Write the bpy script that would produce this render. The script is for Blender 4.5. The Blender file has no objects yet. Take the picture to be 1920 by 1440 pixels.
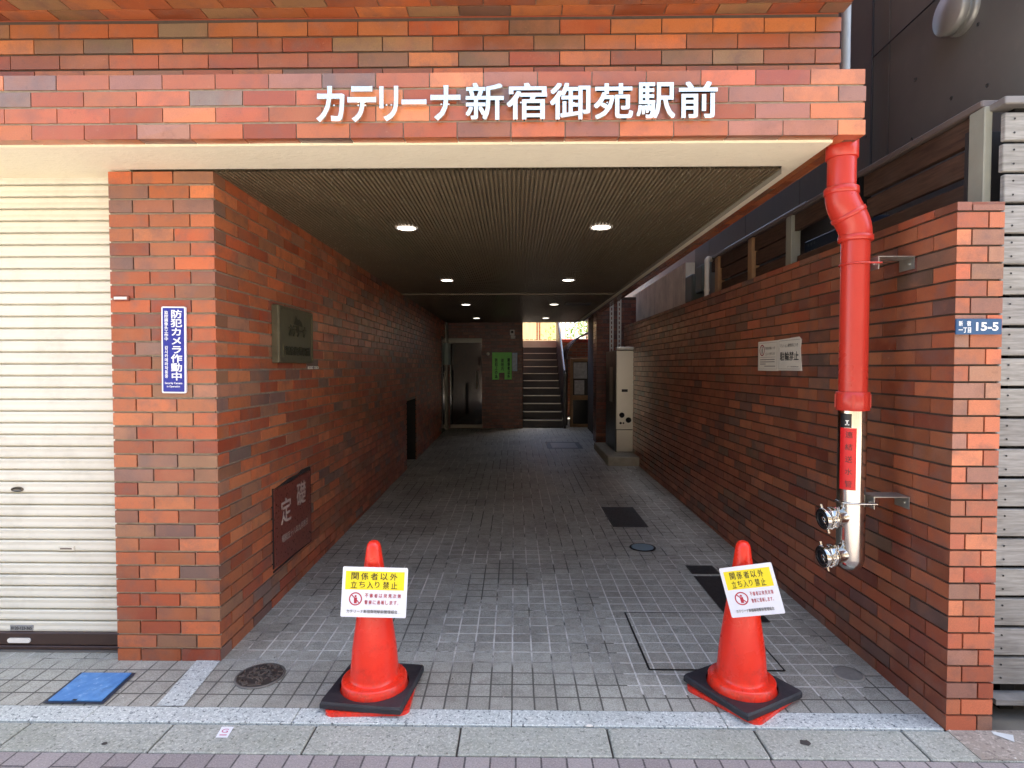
import bpy, math, random
from mathutils import Vector, Matrix
R = math.radians
SC = bpy.context.scene
COL = SC.collection

# ------------------------------------------------------------------ camera, sky, sun, exposure
cd = bpy.data.cameras.new("camera"); cam = bpy.data.objects.new("camera", cd); COL.objects.link(cam)
cam.location = (0, 0, 1.5)
cam.rotation_euler = (math.pi/2 - math.atan(32/1080), 0, math.atan(.0159))
cd.sensor_width = 36; cd.lens = 36*1080/1920; cd.clip_start = .05; cd.clip_end = 2000
SC.camera = cam

SUN_EL, SUN_AZ = R(64), R(68)              # azimuth from +Y (into the passage) towards +X
w = bpy.data.worlds.new("World"); SC.world = w; w.use_nodes = True
nt = w.node_tree; bg = nt.nodes["Background"]
sky = nt.nodes.new("ShaderNodeTexSky"); sky.sky_type = 'NISHITA'; sky.sun_disc = False
sky.sun_elevation = SUN_EL; sky.sun_rotation = SUN_AZ; sky.air_density = 1.0; sky.dust_density = 2.5; sky.ozone_density = 0.
nt.links.new(sky.outputs[0], bg.inputs[0]); bg.inputs[1].default_value = .12
sl = bpy.data.lights.new("sun", 'SUN'); sl.energy = 4.5; sl.angle = R(.5); sl.color = (1, .94, .84)
so = bpy.data.objects.new("sun", sl); COL.objects.link(so)
sd = Vector((math.sin(SUN_AZ)*math.cos(SUN_EL), math.cos(SUN_AZ)*math.cos(SUN_EL), math.sin(SUN_EL)))
so.rotation_euler = sd.to_track_quat('Z', 'Y').to_euler(); so.location = (0, 0, 30)
SC.view_settings.view_transform = 'Standard'; SC.view_settings.look = 'None'
SC.view_settings.exposure = 2.55; SC.view_settings.gamma = 1

# ------------------------------------------------------------------ helpers
def lin(c):
    c = c/255
    return c/12.92 if c <= .04045 else ((c+.055)/1.055)**2.4
def rgb(r, g, b): return (lin(r), lin(g), lin(b))

class NT:
    """little node-tree writer"""
    def __init__(s, name):
        s.m = bpy.data.materials.new(name); s.m.use_nodes = True; s.t = s.m.node_tree
        s.b = s.t.nodes["Principled BSDF"]
        s.tc = s.t.nodes.new("ShaderNodeTexCoord")
    def n(s, typ, ins=None, **at):
        nd = s.t.nodes.new(typ)
        for k, v in at.items(): setattr(nd, k, v)
        for k, v in (ins or {}).items(): s.set(nd.inputs[k], v)
        return nd
    def set(s, sock, v):
        if isinstance(v, bpy.types.NodeSocket): s.t.links.new(v, sock)
        elif isinstance(v, (tuple, list)) and sock.type == 'RGBA' and len(v) == 3: sock.default_value = (*v, 1)
        else: sock.default_value = v
    def math(s, op, a, b=None, c=None):
        nd = s.n("ShaderNodeMath", operation=op)
        for i, v in enumerate((a, b, c)):
            if v is not None: s.set(nd.inputs[i], v)
        return nd.outputs[0]
    def noise(s, scale, detail=3, rough=.55, vec=None):
        return s.n("ShaderNodeTexNoise", {"Vector": vec or s.tc.outputs["Object"], "Scale": scale, "Detail": detail, "Roughness": rough}).outputs[0]
    def ramp(s, f, a, b, lo=0., hi=1.):
        return s.n("ShaderNodeMapRange", {0: f, 1: a, 2: b, 3: lo, 4: hi}, clamp=True).outputs[0]
    def mix(s, f, a, b, mode='MIX'):
        nd = s.n("ShaderNodeMix", data_type='RGBA', blend_type=mode)
        s.set(nd.inputs[0], f); s.set(nd.inputs[6], a); s.set(nd.inputs[7], b)
        return nd.outputs[2]
    def bump(s, h, strength=.3, dist=.002):
        s.set(s.b.inputs["Normal"], s.n("ShaderNodeBump", {"Height": h, "Strength": strength, "Distance": dist}).outputs[0])
    def out(s, color, rough=None, metal=None, spec=None):
        s.set(s.b.inputs["Base Color"], color)
        if rough is not None: s.set(s.b.inputs["Roughness"], rough)
        if metal is not None: s.set(s.b.inputs["Metallic"], metal)
        if spec is not None: s.set(s.b.inputs["Specular IOR Level"], spec)
        return s.m

MATS = {}
def mat(name, c, rough=.5, metal=0., var=.1, scale=9., bump=0., bscale=80., spec=.5, dirt=None, dirtamt=.5):
    """plain surface with mottled colour, uneven gloss and fine relief"""
    if name in MATS: return MATS[name]
    t = NT(name); nz = t.noise(scale, 5, .6)
    col = t.mix(1., c, t.n("ShaderNodeCombineColor", {k: t.ramp(nz, .25, .75, 1-var, 1+var) for k in (0, 1, 2)}).outputs[0], 'MULTIPLY')
    if dirt: col = t.mix(t.math('MULTIPLY', t.ramp(t.noise(scale*.6+1.7, 6, .7), .5, .75), dirtamt), col, dirt)
    if bump: t.bump(t.noise(bscale, 4), bump)
    MATS[name] = t.out(col, t.ramp(nz, .2, .8, max(.02, rough*.8), min(1, rough*1.2)), metal, spec)
    return MATS[name]

class MB:
    """collects faces, then links them as ONE mesh object"""
    def __init__(s): s.v = []; s.f = []; s.mi = []; s.sm = []; s.c = []
    def add(s, vs, fs, mi=0, smooth=False, col=None):
        o = len(s.v); s.v += [tuple(v) for v in vs]
        for f in fs:
            s.f.append([o+i for i in f]); s.mi.append(mi); s.sm.append(smooth); s.c.append(col or (1, 1, 1))
        return s
    def box(s, x0, x1, y0, y1, z0, z1, mi=0, M=None, col=None, bev=0.):
        if bev:
            b = bev
            P = []
            for z, i in ((z0, b), (z0+b, 0), (z1-b, 0), (z1, b)):
                a = [(x0+i, y0+b+i, z), (x0+b+i, y0+i, z), (x1-b-i, y0+i, z), (x1-i, y0+b+i, z), (x1-i, y1-b-i, z), (x1-b-i, y1-i, z), (x0+b+i, y1-i, z), (x0+i, y1-b-i, z)]
                P += a
            F = [list(range(7, -1, -1)), list(range(24, 32))]
            for k in range(3):
                for i in range(8): F.append([k*8+i, k*8+(i+1) % 8, k*8+8+(i+1) % 8, k*8+8+i])
        else:
            P = [(x, y, z) for z in (z0, z1) for x, y in ((x0, y0), (x1, y0), (x1, y1), (x0, y1))]
            F = [[3, 2, 1, 0], [4, 5, 6, 7], [0, 1, 5, 4], [1, 2, 6, 5], [2, 3, 7, 6], [3, 0, 4, 7]]
        if M is not None: P = [M @ Vector(p) for p in P]
        return s.add(P, F, mi, False, col)
    def quad(s, a, b, c, d, mi=0): return s.add([a, b, c, d], [[0, 1, 2, 3]], mi)
    def prism(s, pts, a, b, mi=0, M=None):
        """polygon pts (2D) extruded from a to b along local z"""
        n = len(pts); P = [(x, y, a) for x, y in pts] + [(x, y, b) for x, y in pts]
        if M is not None: P = [M @ Vector(p) for p in P]
        return s.add(P, [list(range(n-1, -1, -1)), list(range(n, 2*n))] + [[i, (i+1) % n, n+(i+1) % n, n+i] for i in range(n)], mi)
    def lathe(s, prof, n=32, M=None, mi=0, smooth=True):
        """(r,z) profile about local z; None in the profile breaks the smoothing; closed ends where r==0"""
        M = M or Matrix()
        seg = []
        for p, q in zip(prof[:-1], prof[1:]):
            if p is None or q is None: continue
            seg.append((p, q))
        prev = None; ring = None
        def mk(p):
            r, z = p
            if r == 0: s.v.append(tuple(M @ Vector((0, 0, z)))); return [len(s.v)-1]
            i0 = len(s.v)
            for k in range(n):
                a = 2*math.pi*k/n; s.v.append(tuple(M @ Vector((r*math.cos(a), r*math.sin(a), z))))
            return list(range(i0, i0+n))
        for p, q in seg:
            A = ring if (prev == p and smooth) else mk(p)
            B = mk(q); prev, ring = q, B
            for k in range(n):
                j = (k+1) % n
                if len(A) == 1 and len(B) == 1: continue
                if len(A) == 1: f = [A[0], B[j], B[k]][::-1]
                elif len(B) == 1: f = [A[k], A[j], B[0]]
                else: f = [A[k], A[j], B[j], B[k]]
                s.f.append(f); s.mi.append(mi); s.sm.append(smooth); s.c.append((1, 1, 1))
        return s
    def tube(s, path, r, n=12, mi=0, closed=False, caps=True):
        path = [Vector(p) for p in path]; m = len(path); rings = []
        t0 = (path[1]-path[0]).normalized()
        up = Vector((0, 0, 1)) if abs(t0.z) < .9 else Vector((1, 0, 0))
        x = t0.cross(up).normalized()
        for i, p in enumerate(path):
            if closed: t = (path[(i+1) % m]-path[i-1]).normalized()
            else: t = (path[min(i+1, m-1)]-path[max(i-1, 0)]).normalized()
            x = (x - t*x.dot(t)).normalized(); y = t.cross(x)
            rr = r[i] if isinstance(r, (list, tuple)) else r
            i0 = len(s.v)
            for k in range(n):
                a = 2*math.pi*k/n; s.v.append(tuple(p + x*(rr*math.cos(a)) + y*(rr*math.sin(a))))
            rings.append(list(range(i0, i0+n)))
        prs = list(zip(rings[:-1], rings[1:])) + ([(rings[-1], rings[0])] if closed else [])
        for A, B in prs:
            for k in range(n):
                j = (k+1) % n; s.f.append([A[k], A[j], B[j], B[k]]); s.mi.append(mi); s.sm.append(True); s.c.append((1, 1, 1))
        if caps and not closed:
            for rg, rev in ((rings[0], True), (rings[-1], False)):
                o = len(s.v); s.v += [s.v[i] for i in rg]
                f = list(range(o, o+n)); s.f.append(f[::-1] if rev else f); s.mi.append(mi); s.sm.append(False); s.c.append((1, 1, 1))
        return s
    def build(s, name, m, parent=None, label=None):
        org = Vector(parent["_o"]) if parent is not None and "_o" in parent else Vector((0, 0, 0))
        me = bpy.data.meshes.new(name)
        me.from_pydata([tuple(Vector(v)-org) for v in s.v], [], s.f)
        for q in (m if isinstance(m, (list, tuple)) else [m]): me.materials.append(q)
        me.polygons.foreach_set("material_index", s.mi); me.polygons.foreach_set("use_smooth", s.sm)
        if any(c != (1, 1, 1) for c in s.c):
            at = me.attributes.new("Col", 'FLOAT_COLOR', 'CORNER'); d = []
            for f, c in zip(s.f, s.c): d += [c[0], c[1], c[2], 1.]*len(f)
            at.data.foreach_set("color", d)
        me.update()
        o = bpy.data.objects.new(name, me); COL.objects.link(o)
        if parent is not None:
            o.parent = parent
            if parent.type == 'MESH' or "_o" in parent: o["_o"] = tuple(org)
        if label: o["label"] = label
        return o

def tag(o, label, cat, group=None, kind=None):
    o["label"] = label; o["category"] = cat
    if group: o["group"] = group
    if kind: o["kind"] = kind
    return o
def thing(name, label, cat, loc, group=None, rz=0.):
    o = bpy.data.objects.new(name, None); COL.objects.link(o); o.location = loc; o["_o"] = tuple(loc); o.empty_display_size = .1
    o.rotation_euler = (0, 0, rz)
    return tag(o, label, cat, group)
def struct(name, mb, m):
    o = mb.build(name, m); o["kind"] = "structure"; return o
def dup(root, loc, rz=None, label=None):
    r = root.copy(); COL.objects.link(r); r.location = loc
    if rz is not None: r.rotation_euler = (0, 0, rz)
    if label: r["label"] = label
    for ch in list(root.children):
        c = ch.copy(); COL.objects.link(c); c.parent = r
        for g in list(ch.children):
            d = g.copy(); COL.objects.link(d); d.parent = c
    return r

def text_mesh(txt, offset=0., extrude=0., vertical=False, res=3):
    """lettering as a flat or extruded mesh; returns (verts, faces), lower-left at origin"""
    outv, outf = [], []
    def one(t):
        c = bpy.data.curves.new("lettering", 'FONT'); c.body = t; c.offset = offset; c.extrude = extrude; c.resolution_u = res
        c.align_x = 'CENTER' if '\n' in t else 'LEFT'; c.space_line = 1.15
        o = bpy.data.objects.new("lettering", c); COL.objects.link(o); bpy.context.view_layer.update()
        me = bpy.data.meshes.new_from_object(o.evaluated_get(bpy.context.evaluated_depsgraph_get()))
        vs = [v.co.copy() for v in me.vertices]; fs = [list(p.vertices) for p in me.polygons]
        bpy.data.objects.remove(o); bpy.data.curves.remove(c); bpy.data.meshes.remove(me)
        return vs, fs
    if vertical:
        for i, chh in enumerate(txt):
            if chh == ' ': continue
            vs, fs = one(chh); o = len(outv)
            outv += [v + Vector((0, -i*float(vertical), 0)) for v in vs]; outf += [[o+k for k in f] for f in fs]
    else: outv, outf = one(txt)
    return outv, outf
def is_cjk(t): return any(0x4e00 <= ord(c) <= 0x9fff for c in t)
def put_text(mb, txt, P, u, v, wd, ht, offset=0., depth=0., mi=0, vertical=False, lift=.0015):
    """fit lettering into the wd x ht box whose lower-left corner is P, on the plane u,v"""
    u, v, P = Vector(u).normalized(), Vector(v).normalized(), Vector(P); nrm = u.cross(v)
    cj = is_cjk(txt) and offset > 0
    vs, fs = text_mesh(txt, 0. if cj else offset, .5 if depth else 0, vertical)
    if cj:                                   # thicken the strokes with slightly shifted copies, each a hair higher
        o = offset; base = list(vs); bf = list(fs); vs, fs = [], []
        for i, (a, b) in enumerate(((-o, -o), (o, -o), (-o, o), (o, o))):
            fs += [[len(vs)+q for q in f] for f in bf]; vs += [Vector((p.x+a, p.y+b, p.z + (i*.02 if p.z > 0 or not depth else 0))) for p in base]
    x0 = min(a.x for a in vs); x1 = max(a.x for a in vs); y0 = min(a.y for a in vs); y1 = max(a.y for a in vs)
    W = [P + u*((a.x-x0)/(x1-x0)*wd) + v*((a.y-y0)/(y1-y0)*ht) + nrm*(lift + (depth*(a.z+.5) if depth else a.z*.012)) for a in vs]
    return mb.add(W, fs, mi)
def disc_ring(mb, P, u, v, r0, r1, n=32, mi=0, lift=.0015):
    u, v, P = Vector(u), Vector(v), Vector(P); nr = u.cross(v)*lift
    vs = []
    for k in range(n):
        a = 2*math.pi*k/n; d = u*math.cos(a)+v*math.sin(a); vs += [P+d*r0+nr, P+d*r1+nr]
    return mb.add(vs, [[2*k, 2*k+1, (2*k+3) % (2*n), (2*k+2) % (2*n)] for k in range(n)], mi)
def flat(mb, P, u, v, pts, mi=0, lift=.0015):
    u, v, P = Vector(u), Vector(v), Vector(P); nr = u.cross(v)*lift
    return mb.add([P+u*x+v*y+nr for x, y in pts], [list(range(len(pts)))], mi)
def rect(x0, x1, y0, y1): return [(x0, y0), (x1, y0), (x1, y1), (x0, y1)]
def rrect(x0, x1, y0, y1, r, n=4):
    P = []
    for cx, cy, a0 in ((x1-r, y0+r, -90), (x1-r, y1-r, 0), (x0+r, y1-r, 90), (x0+r, y0+r, 180)):
        for k in range(n+1): a = R(a0+90*k/n); P.append((cx+r*math.cos(a), cy+r*math.sin(a)))
    return P

# ------------------------------------------------------------------ geometry constants of the place
S = .0115                                   # the passage runs a little to the left of the facade's normal
def dx(y): return -S*(y-2.475)
def fz(y): return .015*(y-2.475) if y > 2.475 else 0.   # floor rises gently inwards
CZ = 2.472                                  # ceiling height

# ------------------------------------------------------------------ materials
def brick_mat(name, rough, mottled):
    t = NT(name)
    at = t.n("ShaderNodeAttribute", attribute_name="Col")
    pv = t.n("ShaderNodeVectorMath", {0: t.tc.outputs["Object"], 1: t.n("ShaderNodeVectorMath", {0: at.outputs[1], 1: (71., 53., 97.)}, operation='MULTIPLY').outputs[0]}, operation='ADD').outputs[0]
    n1 = t.noise(9, 5, .62, pv); n2 = t.noise(230, 3, .6); n3 = t.noise(4.6, 4, .6, pv); n4 = t.noise(38, 5, .7, pv)
    c = t.mix(t.math('MULTIPLY', t.ramp(n1, .48, .68), mottled), at.outputs[0], rgb(112, 84, 76))
    c = t.mix(t.math('MULTIPLY', t.ramp(n3, .48, .68), .4), c, rgb(164, 104, 72))
    c = t.mix(t.ramp(n4, .60, .76, 0, .4), c, rgb(78, 56, 48)); c = t.mix(t.ramp(n4, .36, .26, 0, .35), c, rgb(190, 140, 108))
    v = t.ramp(n2, .25, .75, .86, 1.12)
    c = t.mix(1., c, t.n("ShaderNodeCombineColor", {0: v, 1: v, 2: v}).outputs[0], 'MULTIPLY')
    t.bump(t.math('ADD', n2, t.math('MULTIPLY', n1, 1.5)), .22, .0012)
    return t.out(c, t.ramp(n1, .3, .7, rough*.8, rough*1.3), 0., .5)
M_BRICK = brick_mat("wall brick", .36, .62)
M_GLAZE = brick_mat("glazed brick", .2, .42)
M_MORTAR = mat("mortar", rgb(148, 138, 124), .9, var=.3, scale=30, bump=.4, bscale=200)
M_MORTAR_D = mat("dark mortar", rgb(76, 64, 56), .9, var=.3, scale=30, bump=.4, bscale=200)

PAL_L = [((178, 98, 60), 5.5), ((168, 86, 52), 5), ((152, 74, 48), 3), ((184, 108, 70), 3), ((146, 100, 74), 1.8), ((120, 92, 82), 1.8), ((154, 102, 78), 1.8)]
PAL_F = [((168, 93, 64), 6), ((178, 102, 70), 4), ((190, 117, 78), 2.4), ((152, 104, 88), 2), ((126, 104, 94), 1.2), ((158, 87, 58), 2)]
PAL_U = [((156, 89, 52), 5), ((142, 76, 46), 4), ((174, 102, 58), 3), ((130, 98, 68), 2), ((114, 89, 70), 1.4)]
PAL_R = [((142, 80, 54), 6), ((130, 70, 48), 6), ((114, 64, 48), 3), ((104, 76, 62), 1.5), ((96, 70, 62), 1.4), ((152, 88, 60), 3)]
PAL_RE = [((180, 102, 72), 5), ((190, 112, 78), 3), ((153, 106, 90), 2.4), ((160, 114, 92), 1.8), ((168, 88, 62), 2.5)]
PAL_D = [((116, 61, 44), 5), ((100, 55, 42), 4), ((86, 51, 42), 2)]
def pick(pal, rng):
    c = rng.choices([p[0] for p in pal], [p[1] for p in pal])[0]
    k = rng.uniform(.88, 1.1); q = rng.uniform(-6, 6)
    return rgb(min(255, c[0]*k), min(255, c[1]*k+q), min(255, c[2]*k+q*.7))

def bricks(mb, P, u, v, n, L, H, bl, bh, pitch, course, offs, pal, seed, d=.010, holes=(), corner=None, ends=(True, True), z0=0.):
    """a skin of separate bricks standing d proud of the bed: P lower-left corner of the bed FRONT face plane (brick faces),
    u along, v up, n outward. offs(row)->start of first full brick. corner: dict('L'/'R'->key) shares colours round a corner"""
    u, v, n, P = Vector(u), Vector(v), Vector(n), Vector(P)
    rng = random.Random(seed); r = 0; t = z0
    while t < H - .012:
        t1 = min(t+bh, H)
        s = offs(r) - pitch*math.ceil(max(0, offs(r))/pitch)
        while s < L:
            a, b = max(s, 0), min(s+bl, L); s += pitch
            if b-a < .012: continue
            c = pick(pal, rng)
            if corner:
                if 'L' in corner and a < .001: c = pick(pal, random.Random((corner['L'], r).__repr__()))
                if 'R' in corner and b > L-.001: c = pick(pal, random.Random((corner['R'], r).__repr__()))
            spans = [(a, b)]
            for h0, h1, g0, g1 in holes:
                if t < g1-.01 and t1 > g0+.01:
                    nx = []
                    for p, q in spans:
                        if q <= h0 or p >= h1: nx.append((p, q)); continue
                        if p < h0: nx.append((p, h0))
                        if q > h1: nx.append((h1, q))
                    spans = nx
            for p, q in spans:
                if q-p < .008: continue
                j = [rng.uniform(-.0011, .0011) for _ in range(4)]
                e = [rng.uniform(-.0009, .0009) for _ in range(4)]
                if p < .001 or q > L-.001: j = [0]*4
                F = [P+u*p+v*(t+e[0])+n*j[0], P+u*q+v*(t+e[1])+n*j[1], P+u*q+v*(t1+e[2])+n*j[2], P+u*p+v*(t1+e[3])+n*j[3]]
                B = [x - n*(d+.003) for x in F]
                fs = [[0, 1, 2, 3], [4, 5, 1, 0], [3, 2, 6, 7]]
                if not (p < .001 and not ends[0]): fs.append([4, 0, 3, 7])
                if not (q > L-.001 and not ends[1]): fs.append([1, 5, 6, 2])
                mb.add(F+B, fs, 0, False, c)
        t += course; r += 1
def bed(mb, P, u, v, n, L, H, d, holes=(), mi=1, inset=0.):
    """mortar sheet behind the bricks, with openings"""
    u, v, n, P = Vector(u), Vector(v), Vector(n), Vector(P)
    xs = sorted({inset, L-inset, *[h[0] for h in holes], *[h[1] for h in holes]}); ys = sorted({0., H, *[h[2] for h in holes], *[h[3] for h in holes]})
    for i in range(len(xs)-1):
        for k in range(len(ys)-1):
            cx, cy = (xs[i]+xs[i+1])/2, (ys[k]+ys[k+1])/2
            if any(h[0] < cx < h[1] and h[2] < cy < h[3] for h in holes): continue
            q = [P+u*a+v*b-n*d for a, b in ((xs[i], ys[k]), (xs[i+1], ys[k]), (xs[i+1], ys[k+1]), (xs[i], ys[k+1]))]
            mb.quad(*q, mi=mi)

# ground surfaces
def floor_mat():
    t = NT("passage floor tile")
    P_ = t.n("ShaderNodeNewGeometry").outputs["Position"]           # world position, so that the inlaid hatch continues the pattern
    t.noise = lambda sc, d=3, r=.55, vec=None: NT.noise(t, sc, d, r, vec or P_)
    xyz = t.n("ShaderNodeSeparateXYZ", {0: P_})
    X, Y = xyz.outputs[0], xyz.outputs[1]
    xs = t.math('DIVIDE', t.math('ADD', t.math('ADD', X, t.math('MULTIPLY', t.math('SUBTRACT', Y, 2.475), S)), .0395+5.), .1)
    ys = t.math('DIVIDE', t.math('SUBTRACT', Y, 2.4735), .1)
    wob = t.math('MULTIPLY', t.math('SUBTRACT', t.noise(6, 3), .5), .04)
    xs = t.math('ADD', xs, wob); ys = t.math('ADD', ys, wob)
    def edge(a): return t.math('SUBTRACT', .5, t.math('ABSOLUTE', t.math('SUBTRACT', t.math('FRACT', a), .5)))
    long_zone = t.math('MULTIPLY', t.math('GREATER_THAN', Y, 4.672), t.math('LESS_THAN', t.math('ABSOLUTE', t.math('ADD', X, -.15)), .62))
    ey = t.math('ADD', edge(ys), t.math('MULTIPLY', long_zone, .4))
    e = t.math('MINIMUM', edge(xs), ey)
    cell = t.n("ShaderNodeCombineXYZ", {0: t.math('FLOOR', xs), 1: t.math('FLOOR', ys)}).outputs[0]
    wn = t.n("ShaderNodeTexWhiteNoise", {0: cell}, noise_dimensions='2D')
    g = t.ramp(e, .03, .05, 1., 0.)
    big = t.noise(1.5, 4, .6); fine = t.noise(170, 4, .7); mid = t.noise(19, 5, .65)
    base = t.mix(wn.outputs[0], rgb(152, 152, 140), rgb(172, 172, 160))
    base = t.mix(t.ramp(fine, .45, .68, 0, .75), base, rgb(190, 187, 178))
    base = t.mix(t.ramp(fine, .53, .3, 0, .6), base, rgb(78, 75, 73))
    base = t.mix(t.ramp(mid, .46, .7, 0, .32), base, rgb(96, 88, 80))
    base = t.mix(t.ramp(big, .42, .66, 0, .4), base, rgb(106, 98, 90))
    hz = t.math('MULTIPLY', t.math('LESS_THAN', t.math('ABSOLUTE', t.math('SUBTRACT', X, 1.05)), .55), t.math('LESS_THAN', t.math('ABSOLUTE', t.math('SUBTRACT', Y, 3.35)), .75))
    clean = t.math('MULTIPLY', t.ramp(t.math('ADD', t.noise(2.1, 3, .6), t.math('MULTIPLY', t.math('SUBTRACT', mid, .5), .35)), .44, .55), t.ramp(Y, 2.72, 2.95))
    gc = t.mix(t.math('MAXIMUM', clean, t.math('MULTIPLY', hz, t.ramp(mid, .3, .5, .5, 1.))), rgb(86, 84, 78), rgb(206, 204, 196))
    gc = t.mix(t.ramp(mid, .52, .7, 0, .5), gc, rgb(98, 94, 88))
    c = t.mix(g, base, gc)
    # small chips and stains of their own
    vo = t.n("ShaderNodeTexVoronoi", {"Vector": P_, "Scale": 7.}, feature='F1')
    c = t.mix(t.ramp(vo.outputs[0], .03, .045, .65, 0.), c, rgb(196, 190, 180))
    t.bump(t.math('ADD', t.math('MULTIPLY', g, -1.), t.math('MULTIPLY', fine, .25)), .5, .003)
    return t.out(c, t.math('ADD', t.ramp(mid, .3, .7, .42, .62), t.math('MULTIPLY', g, .25)), 0., .45)
def speckle_mat(name, base, light, dark, scale, rough=.6, moss=None, amt=.6):
    t = NT(name)
    a = t.noise(scale, 2, .8); b = t.noise(scale*.62+3, 2, .8); c0 = t.noise(scale*2.3, 2, .7)
    c = t.mix(t.ramp(a, .52, .62, 0, amt), base, light)
    c = t.mix(t.ramp(b, .57, .66, 0, amt), c, dark)
    c = t.mix(t.ramp(c0, .56, .7, 0, amt*.7), c, dark)
    if moss: c = t.mix(t.ramp(t.noise(3.2, 6, .7), .42, .72, 0, .45), c, moss)
    c = t.mix(t.ramp(t.noise(2.3, 7, .75), .5, .75, 0, .35), c, rgb(104, 100, 94))
    t.bump(t.math('ADD', a, b), .25, .0015)
    return t.out(c, rough, 0., .4)
M_FLOOR = floor_mat()
M_GRAN = speckle_mat("pale granite", rgb(184, 190, 186), rgb(224, 228, 222), rgb(84, 92, 96), 90, .55, None, .85)
M_GUTTER = speckle_mat("washed concrete", rgb(158, 160, 152), rgb(196, 196, 184), rgb(96, 100, 92), 80, .85, rgb(118, 124, 106), .7)
M_ROUGH = speckle_mat("crushed concrete", rgb(150, 142, 132), rgb(190, 182, 170), rgb(84, 78, 74), 55, .9, rgb(120, 108, 96))
def paver_mat():
    t = NT("purple grey pavers")
    br = t.n("ShaderNodeTexBrick", {"Vector": t.n("ShaderNodeMapping", {"Vector": t.tc.outputs["Object"], "Rotation": (0, 0, math.pi/2), "Location": (.0, .02, 0)}).outputs[0],
        "Color1": rgb(150, 143, 141), "Color2": rgb(130, 122, 121), "Mortar": rgb(70, 66, 66), "Scale": 1., "Mortar Size": .004, "Mortar Smooth": .2, "Brick Width": .2, "Row Height": .0975})
    fine = t.noise(150, 4, .7)
    c = t.mix(t.ramp(fine, .5, .75, 0, .4), br.outputs[0], rgb(190, 182, 182)); c = t.mix(t.ramp(fine, .5, .3, 0, .4), c, rgb(80, 74, 78))
    t.bump(t.math('ADD', t.math('MULTIPLY', br.outputs[1], -1.), t.math('MULTIPLY', fine, .3)), .5, .004)
    return t.out(c, .8)
M_PAVER = paver_mat()
M_ROAD = mat("street paving", rgb(176, 170, 158), .9, var=.15, scale=2, bump=.3)

struct("ground", MB().quad((-400, -400, -.2), (400, -400, -.2), (400, 400, -.2), (-400, 400, -.2)), M_ROAD)
struct("road", MB().quad((-60, -60, -.02), (60, -60, -.02), (60, -1.2, -.02), (-60, -1.2, -.02)), M_ROAD)
struct("pavement", MB().box(-60, 60, -1.2, 2.178, -.15, -.006), M_PAVER)
g = MB(); rg = random.Random(4)
for i in range(-16, 24):
    x0 = .356 + .606*i; a = rg.uniform(-.001, .001)
    g.box(x0+.004, x0+.606-.004, 2.183, 2.360, -.1, a-.001, bev=.004)
struct("gutter", g, M_GUTTER)
struct("gutter_bed", MB().box(-12, 14, 2.178, 2.475, -.15, -.012), mat("joint dirt", rgb(66, 62, 58), .95, var=.3, scale=20))
k = MB()
for x0, x1 in ((-8.1, -3.9), (-3.9, -2.862), (-2.862, -1.86), (-1.86, -.968), (-.968, -.04), (-.04, .86), (.86, 1.753)):
    k.box(x0+.0015, x1-.0015, 2.366, 2.4735, -.1, .003, bev=.003)
struct("kerb", k, M_GRAN)
f = MB()
f.quad((-8, 2.475, 0), (1.95, 2.475, 0), (1.95, 2.98, fz(2.98)), (-8, 2.98, fz(2.98)))
f.quad((-1.9, 2.98, fz(2.98)), (1.95, 2.98, fz(2.98)), (2.35, 17, fz(17)), (-1.9, 17, fz(17)))
struct("floor", f, M_FLOOR)
k = MB(); k.add([(-1.612, 2.478, .004), (-1.490, 2.478, .004), (-1.526, 2.858, .0097), (-1.648, 2.858, .0097)], [[0, 1, 2, 3]])
struct("granite_strip", k, M_GRAN)
struct("side_ground", MB().box(1.945, 14, 2.36, 12, -.15, -.004), mat("dark concrete", rgb(92, 88, 80), .9, var=.35, scale=7, bump=.5, bscale=60))  # dark concrete tone, mottled at random
k = MB().box(1.757, 2.5, 2.185, 2.365, -.05, .002)
struct("rough_patch", k, M_ROUGH)
struct("upper_ground", MB().box(-14, 14, 15.32, 45, -.1, 2.19), mat("yard paving", rgb(176, 168, 152), .8, var=.15, scale=3))

# ------------------------------------------------------------------ the apartment building
bld = thing("apartment_building", "red brick apartment building with a covered drive-through passage under its projecting first floor", "building", (0, 2.5, 0))
UX, UY, UZ = Vector((1, 0, 0)), Vector((0, 1, 0)), Vector((0, 0, 1))
Pd = Vector((-S, 1, 0)).normalized(); Pn = Vector((1, S, 0)).normalized()       # along the left wall, its outward normal

# left wall: pillar front + long side wall, corner at (-1.524, 2.858)
wl = MB(); CX, CY = -1.524, 2.858
PW = .528; zb = fz(2.858)
bricks(wl, (CX-PW, CY, zb), UX, UZ, -UY, PW, 2.468-zb, .197, .060, .2055, .0707, lambda r: .0 if r % 2 else .1235, PAL_L, 11, corner={'R': 'pillar'}, ends=(True, False), d=.011)
bed(wl, (CX-PW, CY, zb), UX, UZ, -UY, PW, 2.468-zb, .011)
LW = 9.75
nich = (5.07, 5.85, 0, 1.02)
bricks(wl, (CX, CY, zb), Pd, UZ, Pn, LW, 2.472-zb, .242, .0595, .25, .0707, lambda r: (.123 if r % 2 == 0 else .25), PAL_L, 12, corner={'L': 'pillar'}, ends=(False, True), d=.011, holes=(nich,))
bed(wl, (CX, CY, zb), Pd, UZ, Pn, LW, 2.472-zb, .011, holes=(nich,))
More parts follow.
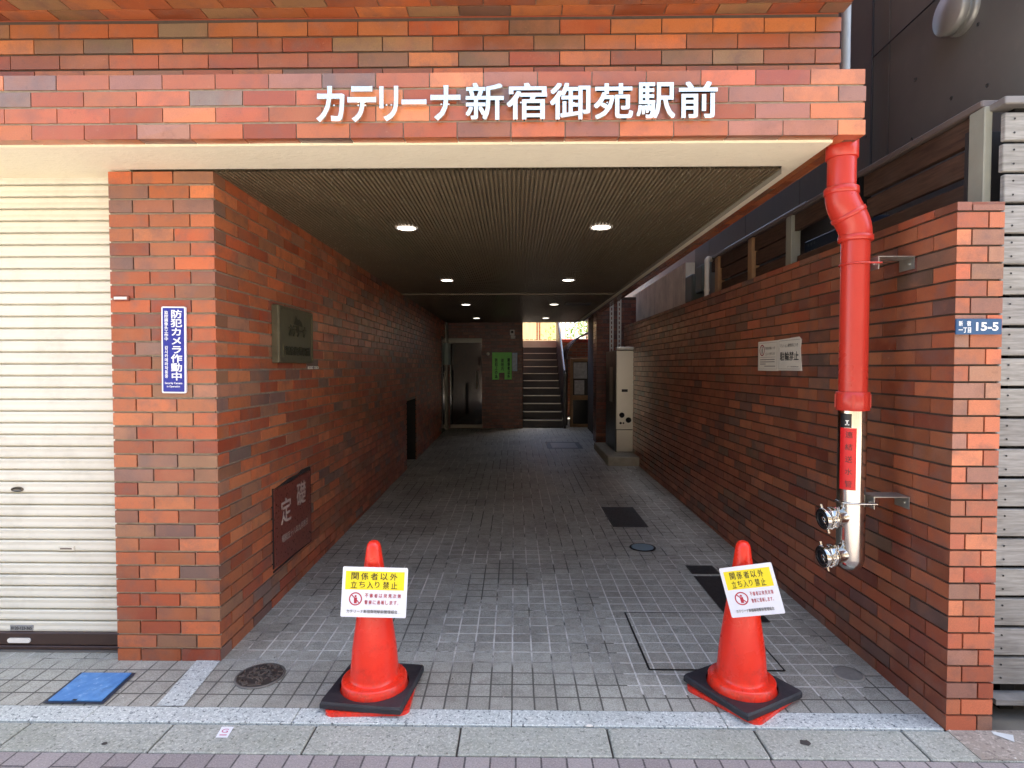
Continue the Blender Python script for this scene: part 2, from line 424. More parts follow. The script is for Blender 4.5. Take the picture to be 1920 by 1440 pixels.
# niche linings, black to paint in the shade of the recess
a0 = Vector((CX, CY, 0)) + Pd*5.07; a1 = Vector((CX, CY, 0)) + Pd*5.85
for p, q in ((a0, a0-Pn*.3), (a1-Pn*.3, a1)):
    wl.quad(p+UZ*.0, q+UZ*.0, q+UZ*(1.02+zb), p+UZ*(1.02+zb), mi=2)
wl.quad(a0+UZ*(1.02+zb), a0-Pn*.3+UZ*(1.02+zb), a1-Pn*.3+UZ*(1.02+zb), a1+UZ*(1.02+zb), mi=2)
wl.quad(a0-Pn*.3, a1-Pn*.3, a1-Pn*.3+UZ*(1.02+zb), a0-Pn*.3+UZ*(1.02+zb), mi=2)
# pillar's left return beside the shutter
bricks(wl, (CX-PW, 3.0, zb), -UY, UZ, -UX, .142, 2.468-zb, .191, .0605, .1995, .0707, lambda r: .0 if r % 2 else .12, PAL_L, 13, ends=(True, False))
wl.box(CX-PW+.011, CX-.35, CY+.012, 3.3, zb, 2.466, mi=1)
wl.build("wall", [M_BRICK, M_MORTAR, mat("niche shade black", rgb(28, 24, 22), .7)], bld)
cw = MB(); cw.box(-8, -2.3, 3.06, 12.6, 0, 2.466); cw.box(-2.3, -1.95, 3.32, 12.6, 0, 2.466); cw.box(-6, .02, 12.66, 15.3, 0, 2.466)  # left blocks are solid fill, put in to stop light leaks
cw.build("core_wall", M_MORTAR_D, bld)

# fascia band
FX, FZ, FT = 1.461, 2.487, 2.7605
fa = MB()
bricks(fa, (-8, 2.5, FZ), UX, UZ, -UY, 8+FX, FT-FZ, .2265, .061, .2315, .0708, lambda r: ((8+FX) % .2315) if r % 2 else ((8+FX-.1135) % .2315), PAL_F, 21, d=.007)
bed(fa, (-8, 2.5, FZ), UX, UZ, -UY, 8+FX, FT-FZ, .007, inset=.008)
# underside of the corner bricks, front and right side
bricks(fa, (-8, 2.558, FZ), UX, -UY, -UZ, 8+FX, .0565, .2265, .0565, .2315, .08, lambda r: ((8+FX-.1135) % .2315), PAL_F, 22, d=.006)
fa.box(-8, FX-.009, 2.508, 2.56, FZ+.004, FT-.004, mi=1)
bricks(fa, (FX, 2.53, FZ), UY, UZ, UX, 10.1, FT-FZ, .2265, .061, .2315, .0708, lambda r: .0 if r % 2 else .1, PAL_F, 23, d=.007)
bricks(fa, (FX-.1, 2.56, FZ+.002), UY, UX, -UZ, 10.07, .097, .2265, .046, .2315, .051, lambda r: .1 if r % 2 else .0, PAL_U, 24, d=.006)
fa.box(FX-.17, FX-.008, 2.56, 12.62, FZ+.006, FT-.004, mi=1)
bricks(fa, (-8, 2.508, FT), UX, UY, UZ, 8+FX, .18, .2265, .06, .2315, .066, lambda r: ((8+FX) % .2315), PAL_F, 25, d=.006)
fa.build("fascia", [M_GLAZE, M_MORTAR], bld)

# recessed upper wall and the balcony overhang over it
uw = MB()
bricks(uw, (-8, 2.69, FT-.03), UX, UZ, -UY, 8+1.455, 3.108-FT+.03, .2275, .0615, .2325, .0714, lambda r: ((8+1.455) % .2325) if r % 2 else ((8+1.455-.1135) % .2325), PAL_U, 31, d=.009, z0=.012)
bed(uw, (-8, 2.69, FT-.03), UX, UZ, -UY, 8+1.455, 3.108-FT+.03, .009, inset=.008)
bricks(uw, (1.455, 2.71, FT-.03), UY, UZ, UX, 9.9, 3.108-FT+.03, .2275, .0615, .2325, .0714, lambda r: .1 if r % 2 else 0., PAL_U, 32, d=.008, z0=.012)
uw.build("upper_wall", [M_BRICK, M_MORTAR_D], bld)
ov = MB()
bricks(ov, (-8, 2.688, 3.108), UX, -UY, -UZ, 8+1.462, .26, .2275, .069, .2325, .0765, lambda r: ((8+1.462) % .2325) if r % 2 else ((8+1.462-.1135) % .2325), PAL_U, 33, d=.008)
bed(ov, (-8, 2.688, 3.108), UX, -UY, -UZ, 8+1.462, .26, .008)
bricks(ov, (-8, 2.428, 3.108), UX, UZ, -UY, 8+1.462, 1.0, .2275, .0615, .2325, .0714, lambda r: ((8+1.462) % .2325) if r % 2 else ((8+1.462-.1135) % .2325), PAL_U, 34, d=.008)
ov.box(-8, 1.454, 2.436, 2.70, 3.117, 4.1, mi=1)
ov.build("balcony_overhang", [M_BRICK, M_MORTAR], bld)
M_UP = mat("upper storey brick", rgb(150, 72, 46), .7, var=.15, scale=6)
up = MB(); up.box(-8, 1.447, 2.70, 12.6, FT-.03, 4.1); up.box(-8, 1.462, 2.45, 12.6, 4.1, 9.4)
up.build("upper_storeys", M_UP, bld)  # plain unseen mass, put in to shade the street front

# soffit border and ribbed ceiling
def stucco():
    t = NT("cream stucco"); n1 = t.noise(32, 6, .7, t.n("ShaderNodeMapping", {"Vector": t.tc.outputs["Object"], "Scale": (.8, 1.6, 1)}).outputs[0]); n2 = t.noise(2.2, 4)
    c = t.mix(t.ramp(n2, .35, .7, 0, .35), rgb(246, 237, 210), rgb(234, 222, 190)); c = t.mix(t.ramp(n1, .58, .7, 0, .4), c, rgb(214, 202, 174))
    t.bump(t.ramp(n1, .42, .62), .35, .003)
    return t.out(c, .75, 0., .3)
sf = MB()
YS, YE = 2.855, 12.62
sf.box(-8, FX-.105, 2.561, YS, 2.478, 2.55)
sf.add([(FX-.19+dx(YS), YS, 2.478), (FX-.105, YS, 2.478), (FX-.105+dx(YE)*.6, YE, 2.478), (FX-.19+dx(YE), YE, 2.478)], [[0, 1, 2, 3][::-1]])
sf.add([(FX-.19+dx(YS), YS, 2.478), (FX-.19+dx(YS), YS, 2.44), (FX-.19+dx(YE), YE, 2.44), (FX-.19+dx(YE), YE, 2.478)], [[0, 1, 2, 3]], 1)
sf.box(-8, CX-PW+.1, YS, 3.06, 2.478, 2.55)
sf.build("soffit", [stucco(), mat("grey trim", rgb(150, 144, 130), .6)], bld)
def ceil_mat():
    t = NT("brown ribbed ceiling")
    xyz = t.n("ShaderNodeSeparateXYZ", {0: t.tc.outputs["Object"]})
    cell = t.n("ShaderNodeCombineXYZ", {0: t.math('FLOOR', t.math('DIVIDE', t.math('ADD', xyz.outputs[0], t.math('MULTIPLY', xyz.outputs[1], S)), .0055)), 1: t.math('FLOOR', t.math('DIVIDE', xyz.outputs[1], .010))}).outputs[0]
    wn = t.n("ShaderNodeTexWhiteNoise", {0: cell}, noise_dimensions='2D').outputs[0]
    n = t.noise(4, 5)
    c = t.mix(n, rgb(104, 92, 72), rgb(128, 113, 88))
    c = t.mix(t.ramp(wn, .975, .985, 0, .8), c, rgb(186, 176, 152))  # pale specks paint the light caught by the perforations
    t.bump(t.noise(160, 3), .4, .002)
    return t.out(c, .38, 0., .5)
ce = MB(); pts = []; x = CX+.0; i = 0
xe = FX-.19
while x < xe:
    pts.append((x, CZ+.005)); pts.append((x+.003, CZ-.008)); pts.append((x+.0135, CZ-.008)); pts.append((x+.0165, CZ+.005)); x += .0235
pts.append((xe, CZ+.006))
vs = [(a, YS, z) for a, z in pts] + [(a+dx(YE)-dx(YS), YE, z) for a, z in pts]; n = len(pts)
ce.add(vs, [[i, i+1, n+i+1, n+i][::-1] for i in range(n-1)])
ce.box(-2.0, FX-.19, YS+.003, YE, 2.482, 2.55)
ceil = ce.build("ceiling", ceil_mat(), bld)
tr = MB().box(CX+dx(7.6), FX-.19+dx(7.6), 7.60, 7.64, CZ-.022, CZ-.009); tr.build("trim_strip", mat("dull aluminium", rgb(128, 120, 104), .5, .5), ceil)
tr = MB().box(.66, 1.05, 8.6, 9.0, CZ-.018, CZ-.009); tr.build("access_panel", mat("dark panel", rgb(70, 60, 48), .5), ceil)

# rear wall of the passage and the column on the right
rw = MB(); zb2 = fz(12.62)
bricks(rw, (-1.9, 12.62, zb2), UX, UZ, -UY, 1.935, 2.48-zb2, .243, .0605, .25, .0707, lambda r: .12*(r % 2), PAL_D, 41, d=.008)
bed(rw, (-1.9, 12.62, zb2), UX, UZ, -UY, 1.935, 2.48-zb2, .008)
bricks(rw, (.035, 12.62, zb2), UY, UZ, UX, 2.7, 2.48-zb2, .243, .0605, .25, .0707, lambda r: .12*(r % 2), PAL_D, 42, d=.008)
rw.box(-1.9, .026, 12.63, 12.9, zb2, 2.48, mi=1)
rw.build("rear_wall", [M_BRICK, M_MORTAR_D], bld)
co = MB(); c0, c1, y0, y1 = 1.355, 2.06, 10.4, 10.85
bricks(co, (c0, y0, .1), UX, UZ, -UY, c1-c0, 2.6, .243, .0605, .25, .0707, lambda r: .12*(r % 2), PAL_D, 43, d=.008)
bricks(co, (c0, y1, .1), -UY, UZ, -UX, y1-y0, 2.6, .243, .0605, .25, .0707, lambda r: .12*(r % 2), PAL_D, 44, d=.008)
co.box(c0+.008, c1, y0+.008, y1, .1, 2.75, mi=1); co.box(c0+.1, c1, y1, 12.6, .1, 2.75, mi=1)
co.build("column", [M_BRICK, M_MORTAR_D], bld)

# stairs at the back
M_STEP = mat("dark stair tread", rgb(44, 42, 44), .45, var=.15, scale=12, bump=.2)
M_NOSE = mat("skylit pale nosing", rgb(190, 184, 172), .35, .6)  # pale tone paints the sky light along the step edges
st = MB(); nos = []
for i in range(12):
    z = fz(12.7)+.17*i; y = 12.72+.24*i
    st.box(.035, .93, y, 15.7, z-.3 if i else 0, z+.17-.0)
    no = MB(); nos.append(no)
    for q in range(1): no.box(.06, .905, y-.006, y+.035, z+.158, z+.173)
steps = st.build("stairs", M_STEP, bld); [no.build("nosing", M_NOSE, steps) for no in nos]
sr = MB(); sr.prism([(12.62, .15), (12.74, .15), (15.5, 2.0), (15.5, 2.85), (15.3, 2.85), (12.74, 1.36), (12.62, 1.36)], .935, .985, M=Matrix(((0, 0, 1, 0), (1, 0, 0, 0), (0, 1, 0, 0), (0, 0, 0, 1))))
balus = sr.build("stair_balustrade", mat("dark painted steel", rgb(44, 40, 42), .35), bld)
hr = MB().tube([(.96, 12.55, 1.40), (.96, 12.74, 1.42), (.96, 15.3, 2.92)], .024, 10); hr.build("handrail", mat("dark handrail", rgb(54, 48, 48), .25), balus)

# glass door in the rear wall, metal-framed doorway in the left wall
M_AL = mat("brushed aluminium", rgb(120, 117, 108), .42, .85, var=.08, scale=30)
M_DGLASS = mat("dark glass", rgb(24, 20, 20), .05, 0., var=.05, spec=.8)
gd = thing("glass_door", "dark frameless glass door with metal rails and a bright vertical pull handle", "door", (-1.22, 12.6, zb2))
MB().box(-1.56, -.86, 12.585, 12.605, zb2+.02, 2.10).build("pane", M_DGLASS, gd)
MB().box(-1.63, -.86, 12.570, 12.608, 2.03, 2.125).build("top_rail", M_AL, gd)
MB().box(-1.55, -.85, 12.570, 12.608, zb2+.01, zb2+.085).build("bottom_rail", M_AL, gd)
h = MB().tube([(-.965, 12.54, 1.02), (-.965, 12.54, 1.41)], .022, 10); h.tube([(-.965, 12.54, 1.1), (-.965, 12.59, 1.1)], .01, 8); h.tube([(-.965, 12.54, 1.33), (-.965, 12.59, 1.33)], .01, 8)
h.build("handle", M_AL, gd)
sdr = thing("side_doorway", "metal framed doorway in the left wall at the dark end of the passage", "doorway", (-1.6, 12.1, fz(12.1)))
MB().box(-1.63, -1.615, 11.75, 12.3, fz(12), 2.1).build("pane", M_DGLASS, sdr)
MB().box(-1.62, -1.59, 12.29, 12.36, fz(12), 2.46, bev=.004).build("post", M_AL, sdr)
MB().box(-1.62, -1.585, 12.44, 12.51, fz(12), 2.46, bev=.004).build("post", M_AL, sdr)
MB().box(-1.64, -1.60, 11.7, 11.75, fz(12), 2.12).build("post", mat("dark frame", rgb(50, 44, 42), .4), sdr)
h = MB().tube([(-1.575, 11.85, 1.0), (-1.575, 11.85, 1.42)], .012, 8); h.tube([(-1.575, 11.85, 1.05), (-1.61, 11.85, 1.05)], .008, 8); h.tube([(-1.575, 11.85, 1.37), (-1.61, 11.85, 1.37)], .008, 8)
h.build("handle", M_AL, sdr)
bx = MB().box(-1.615, -1.53, 12.1, 12.48, 1.55, 2.0, bev=.006)
tag(bx.build("wall_box", mat("pale green enamel", rgb(140, 156, 146), .45)), "pale grey-green flat box on the metal door frame at the far left", "box")

# ------------------------------------------------------------------ downlights
def emis(name, c, s):
    t = NT(name); t.set(t.b.inputs["Emission Color"], c); t.b.inputs["Emission Strength"].default_value = s
    return t.out(c, .4)
M_LAMP = emis("lit diffuser", (1., .93, .80), 1.6)
M_WHITE = mat("white enamel", rgb(226, 222, 212), .4, var=.04)
dl = thing("downlight", "", "ceiling light", (0, 0, 0), "downlights in the passage ceiling")
lt = MB(); lt.lathe([(.062, .010), (.062, .004), None, (.062, .004), (.074, 0.), None, (.074, 0), (.080, .003), (.081, .014)], 32); lt.build("trim", M_WHITE, dl)
lt = MB(); lt.lathe([(0, .0025), (.04, .003), (.0625, .004)], 32); lt.build("diffuser", M_LAMP, dl)
rows = [(4.02, -.797, .552), (6.44, -.826, .523), (8.93, -.855, .508), (11.42, -.884, .485)]
rn = ["nearest the street", "second from the street", "third from the street", "farthest from the street"]
for i, (y, xa, xb) in enumerate(rows):
    for side, xx in (("left", xa), ("right", xb)):
        lb = "round lit ceiling downlight of the %s row, %s" % (side, rn[i])
        if i == 0 and side == "left": dl.location = (xx, y, CZ-.013); dl["label"] = lb
        else: dup(dl, (xx, y, CZ-.013), label=lb)

# ------------------------------------------------------------------ roller shutter
M_SHUT = mat("cream shutter paint", rgb(222, 218, 202), .42, var=.05, scale=3, bump=.15, bscale=20, dirt=rgb(170, 162, 142), dirtamt=.4)
sh = thing("roller_shutter", "closed cream roller shutter of horizontal slats with a brown bottom bar", "shutter", (-4, 2.98, 0))
sl_ = MB(); p = .0618; prof = []; z = .098
while z < 2.56:
    prof += [(2.979, z), (2.9735, z+.003), (2.972, z+.014), (2.9748, z+.03), (2.972, z+.046), (2.9755, z+.0535), (2.996, z+.0545), (2.996, z+.0615)]; z += p
vs = [(-8, y, z) for y, z in prof] + [(-2.062, y, z) for y, z in prof]; n = len(prof)
sl_.add(vs, [[i, n+i, n+i+1, i+1] for i in range(n-1)])
curtain = sl_.build("slat_curtain", M_SHUT, sh)
bb = MB(); bb.box(-8, -2.06, 2.955, 2.995, .034, .100, bev=.004); bb.box(-8, -2.06, 2.948, 2.995, .012, .032, bev=.003)
bar = bb.build("bottom_bar", mat("brown steel", rgb(62, 44, 38), .4), sh)
MB().box(-8, -2.06, 2.93, 3.0, .0075, .0115).build("sill", mat("worn steel sill", rgb(120, 116, 110), .5, .3), sh)
k = MB(); k.prism(rrect(-2.705, -2.583, .048, .072, .011), -2.948, -2.957, M=Matrix(((1, 0, 0, 0), (0, 0, -1, 0), (0, 1, 0, 0), (0, 0, 0, 1)))); k.build("handle", M_WHITE, bar)
k = MB(); k.lathe([(0, .004), (.028, .003), (.033, 0), (.033, -.01)], 24, Matrix.Translation((-2.65, 2.968, .856)) @ Matrix.Rotation(R(90), 4, 'X') @ Matrix.Diagonal((1, .42, 1, 1)))
k.build("keyhole_plate", mat("worn nickel", rgb(120, 112, 100), .35, .7), curtain)
k = MB(); k.box(-2.436, -2.353, 2.966, 2.974, .534, .555); k.box(-2.425, -2.364, 2.9645, 2.966, .5405, .5475, mi=1); k.build("pull_slot", [M_SHUT, mat("slot shadow brown", rgb(110, 96, 84), .6)], curtain)
k = MB(); k.box(-2.707, -2.584, 2.9705, 2.9735, .103, .133); put_text(k, "0120-123-365", (-2.701, 2.9705, .109), UX, UZ, .111, .017, .02, mi=1)
k.build("maker_label", [mat("grey label", rgb(150, 150, 148), .5), mat("label ink", rgb(36, 36, 38), .6)], curtain)

# ------------------------------------------------------------------ right boundary wall
bw = MB(); BX0, BX1, BY0, BYE, BH = 1.753, 1.941, 2.362, 9.45, 2.163
# end face: pairs of unequal bricks
def end_offs(r): return 0.
rng = random.Random(77); t = 0.; r = 0
while t < BH-.02:
    t1 = min(t+.0602, BH); sp = .056 if r % 2 else .122
    for a, b in ((0., sp), (sp+.007, BX1-BX0)):
        c = pick(PAL_RE, rng)
        if a == 0.: c = pick(PAL_RE, random.Random(('bw', r).__repr__()))
        j = rng.uniform(-.001, .001) if a else 0
        F = [Vector((BX0+a, BY0+j, t)), Vector((BX0+b, BY0+j, t)), Vector((BX0+b, BY0+j, t1)), Vector((BX0+a, BY0+j, t1))]
        B = [q+UY*.014 for q in F]
        fs = [[0, 1, 2, 3], [4, 5, 1, 0], [3, 2, 6, 7], [1, 5, 6, 2]] + ([[4, 0, 3, 7]] if a else [])
        bw.add(F+B, fs, 0, False, c)
    t += .0687; r += 1
bed(bw, (BX0, BY0, 0), UX, UZ, -UY, BX1-BX0, BH-.004, .011, inset=.008)
BL = BYE-BY0
Bd = Vector((-S, 1, 0)).normalized(); Bn = Vector((-1, -S, 0)).normalized()
# inner face runs from the street inwards; u goes from far end to the street so that u x v points into the passage
E0 = Vector((BX0, BY0, 0)) + Bd*BL
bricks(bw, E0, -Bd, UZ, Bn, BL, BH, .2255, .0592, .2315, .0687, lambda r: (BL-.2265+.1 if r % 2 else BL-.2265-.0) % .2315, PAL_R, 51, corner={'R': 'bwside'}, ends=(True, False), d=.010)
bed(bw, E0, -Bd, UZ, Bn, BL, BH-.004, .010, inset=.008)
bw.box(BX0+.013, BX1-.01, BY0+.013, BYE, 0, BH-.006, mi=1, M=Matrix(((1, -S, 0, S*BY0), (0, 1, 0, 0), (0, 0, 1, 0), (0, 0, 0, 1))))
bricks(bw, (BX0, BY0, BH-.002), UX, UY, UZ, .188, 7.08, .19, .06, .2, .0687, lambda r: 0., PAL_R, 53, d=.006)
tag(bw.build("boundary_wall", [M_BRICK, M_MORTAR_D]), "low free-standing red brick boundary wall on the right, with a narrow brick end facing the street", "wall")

# house number plate
npl = thing("address_plate", "small blue address plate reading 15-5 on the brick wall end", "sign", (1.838, 2.353, 1.66))
k = MB(); k.prism(rrect(1.749, 1.929, 1.6305, 1.6935, .004), -2.349, -2.356, M=Matrix(((1, 0, 0, 0), (0, 0, -1, 0), (0, 1, 0, 0), (0, 0, 0, 1)))); k.build("plate", mat("blue enamel", rgb(46, 84, 122), .3, var=.06), npl)
k = MB(); put_text(k, "15-5", (1.826, 2.349, 1.645), UX, UZ, .089, .034, .03); put_text(k, "新", (1.757, 2.349, 1.664), UX, UZ, .016, .021, .02); put_text(k, "宿", (1.789, 2.349, 1.664), UX, UZ, .016, .021, .02)
put_text(k, "一丁目", (1.757, 2.349, 1.637), UX, UZ, .049, .022, .02); k.build("lettering", mat("white lettering", rgb(232, 236, 238), .4, var=.03), npl)

# ------------------------------------------------------------------ name sign on the fascia
ns = thing("building_name_sign", "large silver raised Japanese lettering naming the building on the brick band above the passage", "sign", (0, 2.5, 2.62))
M_LET = mat("satin white metal", rgb(238, 236, 222), .2, .95, var=.06, scale=5)
M_STUD = mat("stud steel", rgb(120, 112, 100), .4, .7)
for chh, x0, x1, z0, z1 in [('カ', -.8736, -.7507, 2.5411, 2.693), ('テ', -.7387, -.6162, 2.5402, 2.692), ('リ', -.603, -.5216, 2.543, 2.6913), ('ー', -.5079, -.4019, 2.6131, 2.6345), ('ナ', -.3853, -.2575, 2.5444, 2.692), ('新', -.2362, -.074, 2.5462, 2.7008), ('宿', -.0619, .109, 2.5469, 2.6994), ('御', .1214, .2915, 2.5456, 2.698), ('苑', .3062, .4718, 2.5462, 2.6947), ('駅', .4858, .6488, 2.5478, 2.6971), ('前', .6631, .8254, 2.5484, 2.6994)]:
    k = MB(); put_text(k, chh, (x0, 2.484, z0), UX, UZ, x1-x0, z1-z0, .022 if chh in "カテリーナ" else .016, depth=.014, lift=0)
    for sx, szz in ((.35, .3), (.6, .75)):
        k.tube([(x0+(x1-x0)*sx, 2.482, z0+(z1-z0)*.5), (x0+(x1-x0)*sx, 2.505, z0+(z1-z0)*.5)], .004, 6)
    k.build("letter", M_LET, ns)

# ------------------------------------------------------------------ signs and plaques on the left wall
XZ = Matrix(((1, 0, 0, 0), (0, 0, -1, 0), (0, 1, 0, 0), (0, 0, 0, 1)))      # local (x, y, z) -> (x, -z, y)
sg = thing("security_camera_sign", "tall narrow blue sign with white vertical Japanese writing on the brick pillar", "sign", (-1.73, 2.856, 1.58))
Ms = Matrix.Translation((-1.731, 0, 1.5845)) @ Matrix.Rotation(R(.6), 4, 'Y')
k = MB(); k.prism(rrect(-.0605, .0605, -.2155, .2155, .008), -2.846, -2.857, M=Ms @ XZ); k.prism(rrect(-.0535, .0535, -.2085, .2085, .004), -2.8452, -2.8462, mi=1, M=Ms @ XZ)
k.build("plate", [mat("white plate", rgb(232, 234, 236), .35, var=.03), mat("deep blue print", rgb(26, 40, 142), .3, var=.1, scale=14)], sg)
k = MB(); u_ = (Ms.to_3x3() @ UX); v_ = (Ms.to_3x3() @ UZ)
def sp(x, z): return Ms @ Vector((x, 2.8452, z))
put_text(k, "防犯カメラ作動中", sp(-.013, -.152), u_, v_, .058, .352, .022, vertical=True)
put_text(k, "监控摄像头工作中", sp(-.045, .046), u_, v_, .020, .148, .02, vertical=True); put_text(k, "감시카메라작동중", sp(-.044, -.140), u_, v_, .017, .160, .02, vertical=True)
put_text(k, "Security Camera", sp(-.044, -.173), u_, v_, .088, .013, .02); put_text(k, "in Operation", sp(-.034, -.189), u_, v_, .066, .012, .02)
k.build("lettering", mat("white print", rgb(238, 240, 242), .4, var=.02), sg)

npb = thing("name_tag_holder", "tiny brown framed white name tag on the left edge of the brick pillar", "label", (-1.992, 2.856, 1.842))
MB().box(-2.033, -1.954, 2.848, 2.858, 1.829, 1.855, bev=.002).build("frame", mat("brown frame", rgb(128, 62, 44), .5), npb)
MB().box(-2.027, -1.962, 2.8455, 2.848, 1.836, 1.849).build("card", M_WHITE, npb)

def LP(s, z, out=0.): return Vector((CX, CY, 0)) + Pd*s + Pn*out + UZ*z     # point on the left wall (s metres inwards)
bp = thing("bronze_plaque", "weathered green bronze plaque with raised Japanese name on the left passage wall", "plaque", LP(.98, 1.7))
ML = Matrix(((Pd.x, 0, Pn.x, CX), (Pd.y, 0, Pn.y, CY), (0, 1, 0, 0), (0, 0, 0, 1)))  # local x = along wall, y = up, z = outwards
M_BRZ = mat("patinated bronze", rgb(94, 89, 68), .45, .35, var=.25, scale=12, bump=.3, dirt=rgb(64, 62, 48), dirtamt=.6)
k = MB(); k.box(.66, 1.255, 1.525, 1.885, -.002, .042, M=ML, bev=.004)
for a in ((.665, 1.25, 1.868, 1.88), (.665, 1.25, 1.53, 1.542), (.665, .68, 1.542, 1.868), (1.235, 1.25, 1.542, 1.868)): k.box(a[0], a[1], a[2], a[3], .042, .049, M=ML)
k.box(.73, 1.2, 1.565, 1.64, .042, .046, M=ML); k.build("plate", M_BRZ, bp)
k = MB(); M_RELIEF = mat("dark bronze relief", rgb(58, 56, 42), .5, .4, var=.2)
put_text(k, "カテリーナ", LP(.82, 1.70, .042), Pd, UZ, .3, .075, .02, depth=.006); put_text(k, "新宿御苑駅前", LP(.75, 1.575, .046), Pd, UZ, .43, .057, .02, depth=.005)
flat(k, LP(.97, 1.80, .042), Pd, UZ, [(-.07, -.02), (.09, -.03), (.07, .0), (.03, .02), (0, .012), (-.035, .04), (-.05, .01)], lift=.004)
k.build("relief", M_RELIEF, bp)
k = MB()
for a, b in ((1.275, 1.375), (1.40, 1.495)): k.box(a, b, 1.485, 1.503, 0, .003, M=ML)
for a in range(6): k.box(1.285+a*.035, 1.302+a*.035, 1.490, 1.498, .003, .0035, mi=1, M=ML)
tag(k.build("tiny_label", [M_WHITE, mat("grey print", rgb(90, 80, 76), .6)]), "pair of tiny white labels on the brick below the bronze plaque", "label")

fs_ = thing("foundation_stone", "reddish-brown foundation stone with two brushed white characters, low on the left wall", "plaque", LP(.95, .5))
M_STONE = mat("red-brown granite", rgb(112, 54, 42), .3, var=.3, scale=60, bump=.1, bscale=120)
k = MB(); k.prism([(.655, .255), (1.27, .235), (1.285, .25), (1.28, .745), (1.1, .748), (.9, .735), (.65, .738)], -.004, .008, M=ML); 
for a in ((.635, .652, .25, .75), (1.286, 1.3, .24, .76)): k.box(a[0], a[1], a[2], a[3], -.004, .004, mi=1, M=ML)
k.prism([(.64, .742), (.9, .738), (1.1, .752), (1.29, .75), (1.29, .775), (1.15, .778), (1.05, .766), (.9, .766), (.75, .75)], -.004, .005, mi=1, M=ML); k.box(.64, 1.3, .226, .237, -.004, .004, mi=1, M=ML)
k.build("slab", [M_STONE, mat("stone joint", rgb(40, 30, 28), .8)], fs_)
k = MB(); put_text(k, "定", LP(.745, .49, .008), Pd, UZ, .17, .165, .013); put_text(k, "礎", LP(1.01, .545, .008), Pd, UZ, .17, .16, .010); put_text(k, "昭和五十八年九月吉日", LP(.76, .375, .008), Pd, UZ, .45, .05, .01)
k.build("lettering", mat("engraved white", rgb(176, 152, 140), .7, var=.1), fs_)

# ------------------------------------------------------------------ notices on the right wall
def RP(y, z, out=0.): return Vector((BX0, BY0, 0)) + Bd*(y-BY0) + Bn*out + UZ*z
MR = Matrix(((-Bd.x, 0, Bn.x, BX0), (-Bd.y, 0, Bn.y, BY0), (0, 1, 0, 0), (0, 0, 0, 1)))   # local x = towards the street
def rl(y): return BY0-y
M_PAPER = mat("laminated paper", rgb(206, 200, 188), .35, var=.05)
M_INK = mat("black ink", rgb(34, 32, 34), .6); M_RED = mat("dull red ink", rgb(140, 44, 60), .6)
rd = -Bd
n1 = thing("notice_sheet", "white notice with a red prohibition circle, left of the pair on the brick wall", "notice", RP(4.07, 1.58), "notices on the right wall")
MB().box(rl(4.232), rl(3.912), 1.473, 1.681, .001, .004, M=MR).build("sheet", M_PAPER, n1)
k = MB(); O = RP(4.232, 1.473, .004)
disc_ring(k, O+rd*.07+UZ*.145, rd, UZ, .032, .040, mi=1); flat(k, O+rd*.07+UZ*.145, rd, UZ, rect(-.007, .007, -.024, .012)); disc_ring(k, O+rd*.07+UZ*.145+UZ*.02, rd, UZ, 0, .007)
put_text(k, "防犯対策につき", O+rd*.125+UZ*.148, rd, UZ, .15, .02); put_text(k, "立入りを禁じます", O+rd*.125+UZ*.108, rd, UZ, .15, .02)
for a, b, z in ((.04, .28, .094), (.04, .27, .076), (.04, .27, .06), (.04, .13, .045), (.11, .28, .03)): flat(k, O, rd, UZ, rect(a, b, z, z+(.002 if z > .09 else .005)), mi=0 if z < .09 else 0)
for q in (rect(.015, .305, .195, .1965), rect(.015, .305, .012, .0135), rect(.015, .0165, .012, .1965), rect(.3035, .305, .012, .1965)): flat(k, O, rd, UZ, q)
k.build("print", [mat("faded grey ink", rgb(96, 90, 86), .6), M_RED], n1)
n2 = thing("notice_sheet", "white no bicycle parking notice with big characters and a curled edge", "notice", RP(3.75, 1.58), "notices on the right wall")
k = MB(); k.prism([(rl(3.908), 1.476), (rl(3.59), 1.476), (rl(3.603), 1.54), (rl(3.612), 1.62), (rl(3.6), 1.67), (rl(3.63), 1.69), (rl(3.908), 1.682)], .001, .005, M=MR); k.build("sheet", M_PAPER, n2)
k = MB(); O = RP(3.908, 1.476, .005)
put_text(k, "駐輪禁止", O+rd*.03+UZ*.065, rd, UZ, .25, .058, .01); put_text(k, "マンション敷地内につき", O+rd*.03+UZ*.152, rd, UZ, .24, .024)
put_text(k, "カテリーナ新宿御苑駅前管理組合", O+rd*.13+UZ*.022, rd, UZ, .15, .008)
for q in (rect(.012, .295, .196, .1975), rect(.012, .295, .010, .0115), rect(.012, .0135, .01, .1975)): flat(k, O, rd, UZ, q)
k.build("print", M_INK, n2)

# ------------------------------------------------------------------ red standpipe with stainless inlet
PX, PY, PR = 1.513, 2.65, .059
UXp = 1.446
sp_ = thing("fire_standpipe", "red painted fire standpipe with a stainless lower section and two hose inlets", "standpipe", (PX, PY, .56))
def red_mat():
    t = NT("red pipe paint"); n1 = t.noise(3, 4); n2 = t.noise(40, 3)
    c = t.mix(n1, rgb(176, 44, 34), rgb(192, 56, 42)); t.bump(n2, .06, .001)
    return t.out(c, t.ramp(n1, .3, .7, .22, .34), 0., .5)
M_REDP = red_mat()
def pipe(mb, x, z0, z1, r, n=40, cap=True): mb.lathe([(r, z0), (r, z1)], n, Matrix.Translation((x, PY, 0)))
def ringb(mb, x, z0, z1, r, b=.003): mb.lathe([(PR, z0), (r-b, z0), None, (r-b, z0), (r, z0+b), (r, z1-b), (r-b, z1), None, (r-b, z1), (PR, z1)], 40, Matrix.Translation((x, PY, 0)))
